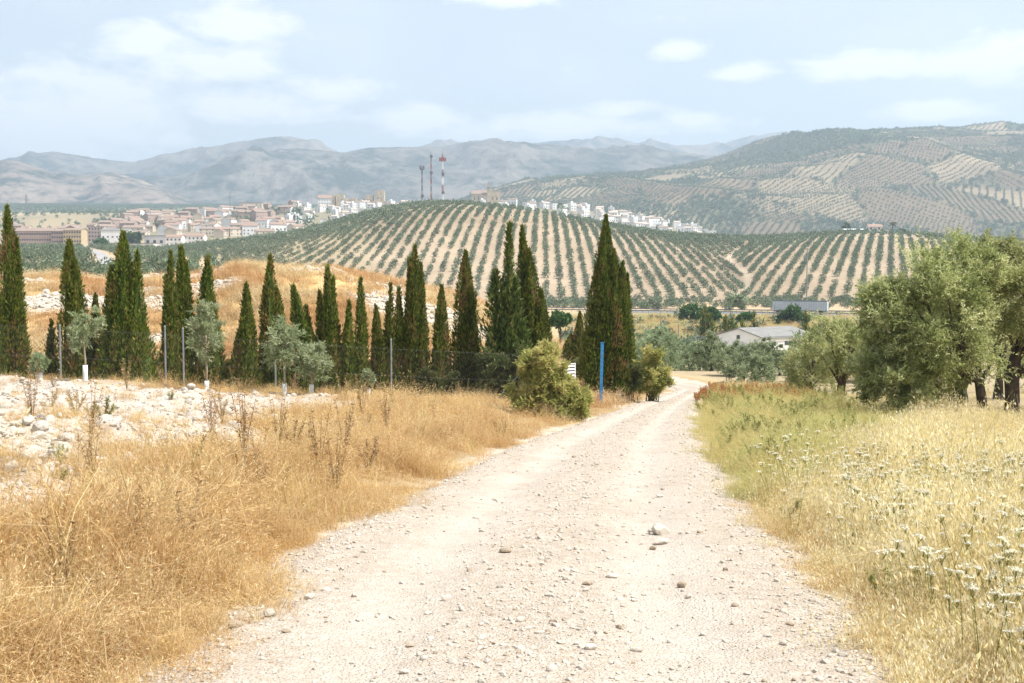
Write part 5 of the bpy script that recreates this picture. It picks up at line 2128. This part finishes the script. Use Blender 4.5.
def town():
    n = 0
    taken = []
    # (px range, Y range, rows up to, kind, label, count)
    zones = [((494, 712), (1080, 1420), 'white', 'small whitewashed house on the far slope right of the church', 'white houses stepping down right of the church', 104),
             ((285, 400), (1080, 1430), 'white', 'pale house below the castle ruin on the town ridge', 'pale houses below the castle', 46),
             ((400, 495), (1180, 1420), 'white', 'pale roof peeping over the hilltop between masts and church', 'houses just behind the hilltop', 18),
             ((125, 300), (960, 1430), 'red', 'town house with a red tiled roof in the valley at left', 'red-roofed houses of the valley town', 108),
             ((10, 125), (930, 1160), 'red', 'tiled house behind the long brick flats', 'tiled houses behind the flats', 26)]
    for (p0, p1), (y0, y1), kind, lab, grp, cnt in zones:
        got = tries = 0
        while got < cnt and tries < 4000:
            tries += 1
            y = hr.uniform(y0, y1)
            px = hr.uniform(p0, p1)
            x = (px - 512) / 1202 * y
            z = gz(x, y)
            row = 341.5 - F * math.tan(math.atan2(z - EYE, y) + PITCH)
            if kind == 'white' and p0 > 490:
                hi = np.interp(px, [494, 560, 620, 660, 712], [197, 197, 204, 214, 228])
                if row < hi or row > hi + 26:
                    continue
            if y > HB and y < 900 and float(hill_h(np.array([x]), np.array([y]))[0]) > z:
                continue
            if any((x - a) ** 2 + (y - b_) ** 2 < 10 ** 2 for a, b_ in taken):
                continue
            if abs(x - float(street_x(y))) < 11 and y < 990:
                continue
            taken.append((x, y))
            put_house(kind, x, y, z, hr.choice([0, .35, -.3, 1.57, .8]) + hr.normal(0, .1), hr.uniform(.72, 1.0), lab, grp)
            got += 1
    # dark trees between the houses
    for i in range(34):
        px = hr.choice([hr.uniform(130, 300), hr.uniform(560, 700), hr.uniform(290, 340)])
        y = hr.uniform(1000, 1380)
        x = (px - 512) / 1202 * y
        o = link('town_tree', HT_S[int(hr.integers(0, 5))], None, (x, y, gz(x, y) - .2), 0)
        q = hr.uniform(3.0, 5.2)
        o.scale = (q * hr.uniform(.9, 1.5), q, q * hr.uniform(1, 1.4))
        tag(o, 'dark green tree standing among the town houses', 'tree', 'trees between the town houses')


town()


def facade_block(name, label, cat, px0, px1, Y, base_row, top_row, wall, roof, floors, bays, depth=12, rz=0.0, roofrise=None, win=(1.1, 1.3)):
    """long block of flats with every window a part"""
    x0, x1 = (px0 - 512) / 1202 * Y, (px1 - 512) / 1202 * Y
    zb, zt = float(zr(base_row, Y)), float(zr(top_row, Y))
    W, H = x1 - x0, zt - zb
    root = thing(name, label, cat, ((x0 + x1) / 2, Y + depth / 2, zb), rz)
    b = MB()
    if roofrise:
        r = gable_block(b, -W / 2, W / 2, -depth / 2, depth / 2, H, roofrise, 'x', .4)
    else:
        b.box((-W / 2, -depth / 2, 0), (W / 2, depth / 2, H))
        r = MB()
        r.box((-W / 2 - .15, -depth / 2 - .15, H + .003), (W / 2 + .15, depth / 2 + .15, H + .5))
    b.box((-W / 2 + .01, -depth / 2 + .01, -4), (W / 2 - .01, depth / 2 - .01, -.003))
    part('wall', b.mesh('wall', M[wall]), root)
    part('roof', r.mesh('roof', M[roof]), root)
    fh = H / floors
    m = MB()
    m.box((-win[0] / 2, -.05, 0), (win[0] / 2, 0, win[1]))
    me = m.mesh('window', M['window'])
    for f in range(floors):
        for k in range(bays):
            o = part('window', me, root)
            o.location = (-W / 2 + W * (k + .5) / bays, -depth / 2 - .003, f * fh + fh * .3)
    m = MB()
    for f in range(1, floors):
        m.box((-W / 2, -depth / 2 - .12, f * fh - .12), (W / 2, -depth / 2 - .003, f * fh + .12))
    if floors > 1:
        part('string_course', m.mesh('string_course', M[wall]), root)
    return root


facade_block('apartment_block', 'long pinkish brick apartment block with rows of dark windows', 'apartment block', 12, 52, 880, 248, 231, 'brick_wall', 'roof_brown', 3, 16, 13, 0, 2.2)
facade_block('apartment_block', 'brown apartment block between the pinkish and the ochre one', 'apartment block', 52, 64, 875, 248, 231, 'brick_wall', 'roof_brown', 4, 5, 13, 0, 1.5)
facade_block('apartment_block', 'ochre apartment block with white bands beside the street', 'apartment block', 64, 82, 870, 248, 230, 'ochre_wall', 'roof_brown', 4, 7, 13, 0, 1.5)
facade_block('apartment_block', 'dark red-brown apartment tower right of the street', 'apartment block', 87, 101, 930, 242, 227, 'brick_wall', 'roof_brown', 4, 5, 14, .25)
facade_block('warehouse', 'plain white hall behind the multi-topped cypress', 'hall', 101, 128, 925, 241, 230, 'white_wall', 'roof_grey', 1, 6, 16, .1, 1.2, (1.2, 1.2))
facade_block('warehouse', 'long low white shed with a flat roof right of the street', 'shed', 111, 156, 770, 251, 244, 'white_wall', 'roof_grey', 1, 9, 12, -.12)
facade_block('warehouse', 'pale blue-grey hall behind the long low white shed', 'hall', 145, 172, 860, 246, 236, 'grey_wall', 'roof_grey', 1, 4, 14, 0, None, (2, 2))
facade_block('villa', 'bright white villa with arched front at the foot of the town', 'villa', 166, 182, 840, 247, 237, 'white_wall', 'roof_tile', 2, 4, 10, 0, 1.6)
facade_block('villa', 'second white villa with tiled roof, left of the olive slope', 'villa', 184, 204, 850, 245, 236, 'white_wall', 'roof_tile', 2, 5, 10, 0, 1.8)
facade_block('apartment_block', 'big cream block at the upper edge of the valley town', 'apartment block', 240, 262, 1380, 214, 203, 'cream_wall', 'roof_tile', 3, 6, 14, .1)
round_tree(136, 855, (232, 246), 'large dark tree beside the pale hall', 'broad', 641, 9)
round_tree(103, 800, (240, 252), 'dark green trees right of the pale street', 'broad', 642, 8)


# ---- castle ruin and church on the ridge
def castle():
    Y = 1440.0
    k = Y / 1202
    zb = float(zr(207, Y))
    root = thing('castle_ruin', 'sandy castle ruin with a square keep and broken walls on the ridge', 'castle', ((350 - 512) * k, Y, zb))

    def X(px):
        return (px - 350) * k

    def crenels(b, x0, x1, y0, y1, z):
        n = max(3, int((x1 - x0) / 2.4))
        for i in range(n):
            a = x0 + (x1 - x0) * i / n
            b.box((a, y0, z + .003), (a + (x1 - x0) / n * .55, y0 + .8, z + 1.3))
            b.box((a, y1 - .8, z + .003), (a + (x1 - x0) / n * .55, y1, z + 1.3))
    rr = np.random.default_rng(9)
    for nm, p0, p1, top, dep in (('keep', 376, 385, 191.5, 11), ('tower', 337, 345, 195, 10), ('tower', 366, 374, 196, 9), ('tower', 330, 336, 196, 7)):
        b = MB()
        z = float(zr(top, Y)) - zb
        b.box((X(p0), -dep / 2, -6), (X(p1), dep / 2, z))
        crenels(b, X(p0), X(p1), -dep / 2, dep / 2, z)
        o = part(nm, b.mesh(nm, M['castle']), root)
        for q in range(2):
            s = MB()
            xx_ = X(p0 + (p1 - p0) * (.3 + .4 * q))
            s.box((xx_ - .35, -dep / 2 - .04, z * .5), (xx_ + .35, -dep / 2 - .003, z * .5 + 2))
            sl = link('window', s.mesh('window', M['window']), o)
            KIDS.setdefault(o.name, []).append(sl)
    b = MB()
    xs = np.linspace(X(345.2), X(365.8), 15)
    for a, c in zip(xs[:-1], xs[1:]):
        b.box((a, -2, -6), (c - .01, 2, float(zr(199.5, Y)) - zb + rr.uniform(-1.6, 2.2)))
    xs = np.linspace(X(374.2), X(390), 9)
    for a, c in zip(xs[:-1], xs[1:]):
        b.box((a, -7, -6), (c - .01, -5.6, float(zr(201.8, Y)) - zb + rr.uniform(-.8, .8)))
    part('curtain_wall', b.mesh('curtain_wall', M['castle']), root)


castle()
facade_block('convent', 'big white gabled building left of the castle ruin', 'convent', 318, 331, 1420, 209, 198, 'white_wall', 'roof_tile', 3, 5, 16, .15, 4)


def church():
    Y = 1410.0
    k = Y / 1202
    zb = float(zr(204, Y))
    root = thing('church', 'sandstone church with a slim belfry on the ridge right of the masts', 'church', ((486 - 512) * k, Y, zb))

    def X(px):
        return (px - 486) * k
    h = float(zr(192.5, Y)) - zb
    b = MB()
    r = gable_block(b, X(472), X(488), -8, 8, h - 2, 4.5, 'x', .5)
    b.box((X(472) + .1, -7.9, -6), (X(488) - .1, 7.9, -.003))
    part('nave', b.mesh('nave', M['castle']), root)
    part('roof', r.mesh('roof', M['roof_brown']), root)
    b = MB()
    b.box((X(489.5), -7, -6), (X(500), 9, h + .8))
    tr = part('transept', b.mesh('transept', M['castle']), root)
    b = MB()
    for a in np.linspace(X(489.5), X(500) - 1.2, 5):
        b.box((a, -7, h + .803), (a + 1.0, -6, h + 3.2))
    pn = link('pinnacles', b.mesh('pinnacles', M['castle']), tr)
    KIDS.setdefault(tr.name, []).append(pn)
    b = MB()
    t = float(zr(186, Y)) - zb
    x0, x1 = X(487.2), X(490.4)
    b.box((x0, -10.2, -6), (x1, -7.2 - .01, t))
    b.box((x0 - .3, -10.5, t * .72), (x1 + .3, -6.9, t * .75))
    be = part('belfry', b.mesh('belfry', M['castle']), root)
    b = MB()
    xm = (x0 + x1) / 2
    b.add([(x0, -10.2, t + .003), (x1, -10.2, t + .003), (x1, -7.2, t + .003), (x0, -7.2, t + .003), (xm, -8.7, t + 5)], [[3, 2, 1, 0]], [[0, 1, 4], [1, 2, 4], [2, 3, 4], [3, 0, 4]])
    sp = link('spire', b.mesh('spire', M['roof_brown']), be)
    KIDS.setdefault(be.name, []).append(sp)
    for a in (-.7, .7):
        s = MB()
        s.box((xm + a - .4, -10.26, t * .8), (xm + a + .4, -10.203, t * .93))
        o = link('window', s.mesh('window', M['window']), be)
    for p in (475, 479, 483, 493, 497):
        s = MB()
        yf = -8 if p < 488 else -7
        s.box((X(p) - .5, yf - .05, h * .3), (X(p) + .5, yf - .003, h * .6))
        part('window', s.mesh('window', M['window']), root)


church()


# ---- radio masts on the hilltop
def lattice_mast(px, top, Y, label, mats, wpx, dishes, seed):
    base_x = (px - 512) / 1202 * Y
    zb = float(np.maximum(hill_h(np.array([base_x]), np.array([Y])), ground_h(np.array([base_x]), np.array([Y])))[0])
    h = float(zr(top, Y)) - zb
    root = thing('radio_mast', label, 'radio mast', (base_x, Y, zb), 0, None)
    w_ = wpx * Y / F / 2
    nseg = max(4, int(h / 5))
    seg = np.linspace(0, h, nseg + 1)
    cs = [(-w_, -w_), (w_, -w_), (w_, w_), (-w_, w_)]
    for m_i, mname in enumerate(mats):
        b = MB()
        for i in range(nseg):
            if (i % len(mats)) != m_i:
                continue
            z0, z1 = seg[i], seg[i + 1] - .02
            k0, k1 = 1 - .45 * z0 / h, 1 - .45 * z1 / h
            for j in range(4):
                a, c = cs[j], cs[(j + 1) % 4]
                b.tube([(a[0] * k0, a[1] * k0, z0), (a[0] * k1, a[1] * k1, z1)], [.14, .14], 5)
                b.tube([(a[0] * k0, a[1] * k0, z0), (c[0] * k1, c[1] * k1, z1)], [.07, .07], 4)
                b.tube([(c[0] * k0, c[1] * k0, z0), (a[0] * k1, a[1] * k1, z1)], [.07, .07], 4)
        part('lattice_section', b.mesh('lattice_section', M[mname]), root)
    b = MB()
    b.tube([(0, 0, h - .3), (0, 0, h + 2.2)], [.12, .06], 6)
    part('spike', b.mesh('spike', M['mast_grey']), root)
    rng = np.random.default_rng(seed)
    for fz, kind in dishes:
        z = h * fz
        if kind == 'platform':
            b = MB()
            b.box((-w_ * 2.6, -w_ * 2.6, z), (w_ * 2.6, w_ * 2.6, z + .5))
            p = part('platform', b.mesh('platform', M['mast_grey']), root)
            for q in range(8):
                a = q / 8 * 6.283
                b = MB()
                b.box((math.cos(a) * w_ * 2.6 - .25, math.sin(a) * w_ * 2.6 - .25, z + .503), (math.cos(a) * w_ * 2.6 + .25, math.sin(a) * w_ * 2.6 + .25, z + 2.6))
                o = link('antenna_panel', b.mesh('antenna_panel', M['mast_grey']), p)
        elif kind == 'cross':
            b = MB()
            for a in range(6):
                t = a / 6 * 6.283
                b.tube([(math.cos(t) * w_, math.sin(t) * w_, z), (math.cos(t) * w_ * 3.6, math.sin(t) * w_ * 3.6, z)], [.3, .3], 5)
                b.box((math.cos(t) * w_ * 3.6 - .35, math.sin(t) * w_ * 3.6 - .35, z - 1.3), (math.cos(t) * w_ * 3.6 + .35, math.sin(t) * w_ * 3.6 + .35, z + 1.3))
            part('antenna_crown', b.mesh('antenna_crown', M['red_paint']), root)
        else:
            b = MB()
            b.tube([(w_ * .5, -w_ - .2, z), (w_ * .5, -w_ - .9, z)], [.9, 1.1], 14)
            part('dish', b.mesh('dish', M['mast_grey']), root)


lattice_mast(422.5, 168.5, 806, 'shortest dark radio mast with a flat antenna platform on top', ['mast_grey'], 1.6, [(.97, 'platform'), (.3, 'dish')], 1)
lattice_mast(431.5, 155, 808, 'thin dark red middle radio mast on the hilltop', ['mast_grey', 'red_paint'], 1.2, [(.66, 'dish'), (.97, 'dish')], 2)
lattice_mast(443, 154, 810, 'red and white banded radio mast with a cross-shaped antenna crown', ['red_paint', 'white_paint'], 1.6, [(.90, 'cross'), (.62, 'dish'), (.28, 'dish')], 3)
x_ = (438 - 512) / 1202 * 812
z_ = float(hill_h(np.array([x_]), np.array([812.]))[0])
root = thing('equipment_hut', 'small grey equipment hut at the foot of the masts', 'hut', (x_, 814, z_))
b = MB()
r = gable_block(b, -2.6, 2.6, -2, 2, 4.2, .8, 'x', .2)
part('wall', b.mesh('wall', M['grey_wall']), root)
part('roof', r.mesh('roof', M['roof_brown']), root)
b = MB()
b.box((-.6, -2.05, .02), (.6, -2.003, 2.2))
part('door', b.mesh('door', M['mast_grey']), root)


# ---- farm on the crest at the right
def farm():
    Y = 806.0

    def place(px):
        x = (px - 512) / 1202 * Y
        return x, float(hill_h(np.array([x]), np.array([Y]))[0])
    x, z = place(876)
    root = thing('farmhouse', 'red-roofed farmhouse on the crest of the hill at right', 'farmhouse', (x, Y + 4, z))
    b = MB()
    r = gable_block(b, -5.2, 4.0, -4, 4, 5.6, 1.8, 'x', .4)
    b.box((4.003, -3.6, -1), (9.5, 3, 3.6))
    part('wall', b.mesh('wall', M['white_wall']), root)
    part('roof', r.mesh('roof', M['roof_tile']), root)
    b = MB()
    b.box((3.9, -4.0, 3.603), (9.8, 3.3, 4.0))
    part('annexe_roof', b.mesh('annexe_roof', M['ochre_wall']), root)
    b = MB()
    b.box((-1.5, 0, 7.0), (-.7, .8, 8.6))
    part('chimney', b.mesh('chimney', M['white_wall']), root)
    for a, zz in ((-3.8, 1.2), (-1.2, 1.2), (1.6, 1.2), (-3.8, 3.8), (1.6, 3.8)):
        b = MB()
        b.box((a - .6, -4.06, zz), (a + .6, -4.003, zz + 1.3))
        part('window', b.mesh('window', M['window']), root)
    b = MB()
    b.box((5.8, -3.66, .0), (7.2, -3.603, 2.3))
    part('door', b.mesh('door', M['bark']), root)
    x, z = place(853)
    root = thing('farm_shed', 'long low shed with a bright white roof left of the farmhouse', 'shed', (x, Y, z))
    b = MB()
    for q in np.linspace(-6.3, 6.3, 6):
        b.box((q - .12, -2.2, -1), (q + .12, -1.95, 3.5))
        b.box((q - .12, 1.95, -1), (q + .12, 2.2, 3.5))
    part('posts', b.mesh('posts', M['steel']), root)
    b = MB()
    b.box((-6.2, 1.6, 0), (6.2, 1.9, 3.3))
    part('back_wall', b.mesh('back_wall', M['brick_wall']), root)
    b = MB()
    b.add([(-7, -2.7, 3.5), (7, -2.7, 3.5), (7, 2.7, 4.1), (-7, 2.7, 4.1), (-7, -2.7, 3.75), (7, -2.7, 3.75), (7, 2.7, 4.35), (-7, 2.7, 4.35)], [[3, 2, 1, 0], [4, 5, 6, 7], [0, 1, 5, 4], [1, 2, 6, 5], [2, 3, 7, 6], [3, 0, 4, 7]])
    part('roof', b.mesh('roof', M['white_paint']), root)
    round_px, zt = 849, 0
    for px, w_, tall, lab in ((849, 3.2, 9, 'dark tree behind the bright shed roof'), (905, 3.4, 5.5, 'dark bush right of the palm on the crest')):
        x, z = place(px)
        rng = np.random.default_rng(px)
        t = thing('broadleaf_tree', lab, 'tree', (x, Y + 8, z))
        fb = MB()
        crown_leaves(fb, rng, (0, 0, tall * .55), (w_, w_, tall * .45), 24, 8, 8, .9, .45)
        part('crown', fb.mesh('crown', M['broad']), t)
        tb = MB()
        tb.tube([(0, 0, -.5), (0, 0, tall * .6)], [.3, .15], 7)
        part('trunk', tb.mesh('trunk', M['bark']), t)
    x, z = place(891)
    rng = np.random.default_rng(3)
    t = thing('palm_tree', 'palm tree with a dark crown right of the farmhouse', 'palm tree', (x, Y - 1, z))
    tb = MB()
    tb.tube([(0, 0, -.5), (.05, 0, 4), (.1, 0, 8)], [.4, .32, .3], 9)
    part('trunk', tb.mesh('trunk', M['bark']), t)
    fb = MB()
    for q in range(34):
        a = rng.random() * 6.283
        el = rng.uniform(-.7, 1.3)
        L = rng.uniform(1.8, 2.6)
        for s in np.linspace(.15, 1, 9):
            P = np.array([.1 + math.cos(a) * L * s * math.cos(el * (1 - s * .6)), math.sin(a) * L * s * math.cos(el * (1 - s * .6)), 8 + L * s * math.sin(el) - .9 * s * s])
            D = np.array([[math.cos(a + q_), math.sin(a + q_), -.4] for q_ in (.7, -.7)])
            D /= np.linalg.norm(D, axis=1, keepdims=True)
            fb.leaves(np.array([P, P]), D, .9, .22, rng)
    part('fronds', fb.mesh('fronds', M['palm']), t)


farm()


# ---- small steel and wood things near the fence
def fence():
    pts = [(-40, 36.2), (60, 36.6), (165, 37.2), (183, 37.3), (275, 37.6), (391, 38.6), (525, 40.0)]
    P = [foot(px, Y) for px, Y in pts]
    root = thing('wire_fence', 'diamond wire mesh fence on thin grey posts before the cypresses', 'fence', P[0])
    o0 = P[0]
    tops = [300, 326, 327, 329, 338, 340, 361]
    H = 1.75
    for p, tp, (px, Y) in zip(P, tops, pts):
        h = max(1.5, float(zr(tp, Y)) - p.z)
        b = MB()
        q = p - o0
        b.tube([(q.x, q.y, q.z - .2), (q.x, q.y, q.z + h)], [.03, .03], 8)
        b.tube([(q.x, q.y, q.z + h + .002), (q.x, q.y, q.z + h + .05)], [.036, .02], 8)
        part('post', b.mesh('post', M['steel']), root)
    b = MB()
    q = P[-1] - o0
    b.tube([(q.x - 1.2, q.y, q.z), (q.x - .02, q.y, q.z + 1.3)], [.012, .012], 6)
    part('brace', b.mesh('brace', M['steel']), root)
    # wires: straight strands and the diamond mesh
    b = MB()
    pitch = .10
    for a, c in zip(P[:-1], P[1:]):
        a, c = np.array(a - o0), np.array(c - o0)
        L = np.linalg.norm(c - a)
        for hz in (.05, H * .5, H):
            b.tube([a + (0, 0, hz), c + (0, 0, hz)], [.0016, .0016], 3, cap=False)
        n = int((L + H) / pitch)
        u = (c - a) / L
        for s in (1, -1):
            x0 = np.arange(n) * pitch - (H if s > 0 else 0)
            z0 = np.zeros(n)
            x1 = x0 + s * H
            z1 = np.full(n, H)
            lo, hi = np.clip(x0, 0, L), np.clip(x1, 0, L)
            za = z0 + np.abs(lo - x0)
            zb = z1 - np.abs(hi - x1)
            k = (zb - za) > .02
            A = a + u * lo[k, None] + np.stack([0 * za[k], 0 * za[k], za[k] + .04], 1)
            B = a + u * hi[k, None] + np.stack([0 * zb[k], 0 * zb[k], zb[k] + .04], 1)
            w_ = .0009
            off = np.array([0, 0, w_ * 1.4])
            side = np.array([0, w_ * 1.4, 0])
            V = np.stack([A - off, A + off, B + off, B - off, A - side, A + side, B + side, B - side], 1).reshape(-1, 3)
            m = len(A)
            i = np.arange(m)[:, None] * 8
            b.add(V, np.concatenate([i + [[0, 1, 2, 3]], i + [[4, 5, 6, 7]]]))
    part('wire_mesh', b.mesh('wire_mesh', M['wire']), root)


fence()

bp = foot(601, 44)
root = thing('blue_post', 'flat bright blue post before the largest cypress', 'post', bp, .1)
root.rotation_euler.y = R(1.2)
b = MB()
hh = float(zr(343, 44)) - bp.z
b.box((-.055, -.03, -.15), (.055, .03, hh))
part('panel', b.mesh('panel', M['blue']), root)
b = MB()
b.box((-.062, -.036, hh + .002), (.062, .036, hh + .03))
part('cap', b.mesh('cap', M['blue']), root)
b = MB()
b.box((-.13, -.03, -.1), (-.10, .0, .42))
part('stake', b.mesh('stake', M['red_paint']), root)

sp = foot(570.5, 43.5)
root = thing('slatted_sign', 'white slatted sign on a thin post left of the blue post', 'sign', sp, R(38))
z0, z1 = float(zr(386, 43.5)) - sp.z, float(zr(364, 43.5)) - sp.z
b = MB()
b.box((-.245, -.02, -.1), (-.205, .02, z1))
part('post', b.mesh('post', M['white_paint']), root)
b = MB()
b.box((.205, -.02, z0), (.235, .02, z1 + .03))
b.box((-.2, -.018, z1 - .01), (.2, .018, z1 + .02))
part('frame', b.mesh('frame', M['white_paint']), root)
n = 7
for i in range(n):
    za = z0 + (z1 - z0) * (i + .1) / n
    b = MB()
    b.add([(-.2, -.03, za), (.2, -.03, za), (.2, .02, za + .075), (-.2, .02, za + .075), (-.2, -.02, za), (.2, -.02, za), (.2, .03, za + .075), (-.2, .03, za + .075)],
          [[0, 1, 2, 3], [7, 6, 5, 4], [0, 4, 5, 1], [3, 2, 6, 7]])
    part('slat', b.mesh('slat', M['white_paint']), root)
b = MB()
b.box((-.2, .035, z0 + .05), (.2, .045, z1 - .05))
part('backboard', b.mesh('backboard', M['black']), root)


# ---- poles in the valley
def pole(px, top, bot, Y, label, name='utility_pole', arms=True, r=.11, mat='steel'):
    x = (px - 512) / 1202 * Y
    z = float(max(ground_h(np.array([x]), np.array([Y]))[0], hill_h(np.array([x]), np.array([Y]))[0] if HB < Y < HC + 60 else -99))
    h = float(zr(top, Y)) - z
    root = thing(name, label, 'pole', (x, Y, z))
    b = MB()
    b.tube([(0, 0, -.4), (0, 0, h)], [r, r * .65], 8)
    part('shaft', b.mesh('shaft', M[mat]), root)
    if arms:
        b = MB()
        b.box((-1.1, -.06, h - .5), (1.1, .06, h - .38))
        ar = part('crossarm', b.mesh('crossarm', M[mat]), root)
        for q in (-1, 0, 1):
            b = MB()
            b.tube([(q, 0, h - .378), (q, 0, h - .1)], [.07, .05], 6)
            o = link('insulator', b.mesh('insulator', M['roof_brown']), ar)
    return root


pole(807, 248, 312, 352, 'tall pale utility pole rising before the right hill rows', r=.2)
pole(661, 318, 340, 235, 'left one of two thin poles in the green field', arms=False)
pole(679, 324, 345, 226, 'right one of two thin poles in the green field', arms=False)
pole(775, 305, 325, 300, 'thin pole close to the rear of the trailer', arms=False)
pole(231, 192, 225, 1010, 'pale mast rising over the roofs of the valley town', arms=False, r=.3)
pole(184, 225, 245, 905, 'lamp pole before the red roofs of the valley town', arms=False, r=.2)


def pylon():
    Y = 2000.0
    x = (28 - 512) / 1202 * Y
    z = gz(x, Y)
    h = float(zr(194.5, Y)) - z
    root = thing('pylon', 'lone lattice pylon on the plain at far left', 'pylon', (x, Y, z))
    b = MB()
    w0, w1 = 2.6, .5
    for sx in (-1, 1):
        for sy in (-1, 1):
            b.tube([(sx * w0, sy * w0, -1), (sx * w1, sy * w1, h)], [.3, .22], 5)
    for i in range(8):
        a, c = i / 8, (i + 1) / 8
        wa, wc = w0 + (w1 - w0) * a, w0 + (w1 - w0) * c
        for s in (-1, 1):
            b.tube([(-wa, s * wa, h * a), (wc, s * wc, h * c)], [.14, .14], 4)
            b.tube([(wa, s * wa, h * a), (-wc, s * wc, h * c)], [.14, .14], 4)
    part('lattice', b.mesh('lattice', M['mast_grey']), root)
    for f in (.72, .84, .95):
        b = MB()
        b.box((-4, -.2, h * f), (4, .2, h * f + .4))
        part('crossarm', b.mesh('crossarm', M['mast_grey']), root)


pylon()


# ---- stones one can point at on the track
def stone(px, py, Y, size, label, seed, mat='stone', shape=(1, 1, .7), rz=0.0, group=None, tilt=0.0):
    rng = np.random.default_rng(seed)
    me = pebble(rng, 1.0, M[mat])
    x = float(xr(px, py, Y))
    z = float(road_h(np.array([x]), np.array([Y]))[0]) if XL(Y) < x < XR(Y) else gz(x, Y)
    o = link('stone', me, None, (x, Y, z + size * shape[2] * .55), rz)
    o.scale = tuple(size * s for s in shape)
    o.rotation_euler = (tilt, tilt * .5, rz)
    return tag(o, label, 'stone', group)


def track_y(py):
    return 2040.0 / (py - 360.0)


stone(660, 534, track_y(538), .085, 'angular wedge-shaped stone standing on the track', 701, 'stone', (1, .8, .75), .3, tilt=.35)
stone(661, 545, track_y(547), .085, 'flat pale stone lying just before the wedge-shaped one', 702, 'stone', (1.3, .8, .42), .1)
stone(653, 552, track_y(553), .038, 'small brown stone nearest the flat pale one', 703, 'stone_grey', (1, .8, .7), .5)
ST = [(682, 593), (545, 418), (592, 446), (574, 460), (430, 522), (446, 606), (700, 540), (612, 586), (310, 610), (236, 640), (342, 578), (520, 632), (735, 616), (842, 655), (812, 601), (410, 655), (590, 662), (660, 500), (505, 560), (270, 628), (690, 478), (640, 474)]
rs_ = np.random.default_rng(77)
for i, (px, py) in enumerate(ST):
    stone(px, py, track_y(py), rs_.uniform(.022, .05), 'small loose stone lying on the pale track', 710 + i, 'stone' if i % 3 else 'stone_grey', (1.1, .9, .6), rs_.uniform(0, 6), 'loose stones on the track')
# rocks of the left bank
def ground_y(px, py):
    ys = np.linspace(4, 60, 700)
    z = near_h((px - 512) / 1200 * ys, ys)
    rows_ = 341.5 - F * np.tan(np.arctan2(z - EYE, ys) + PITCH)
    return float(ys[np.argmin(np.abs(rows_ - py))])


RB = [(149, 505, 0, .13, 'large whitish rock half sunk in the dry grass of the bank'), (140, 412, 0, .14, 'pale rounded stone in the middle of the white strip'), (102, 395, 0, .14, 'pale stone lying high on the white strip near the young olives')]
for i, (px, py, Y, s, lab) in enumerate(RB):
    stone(px, py, ground_y(px, py), s, lab, 760 + i, 'stone', (1.2, .9, .7), i)
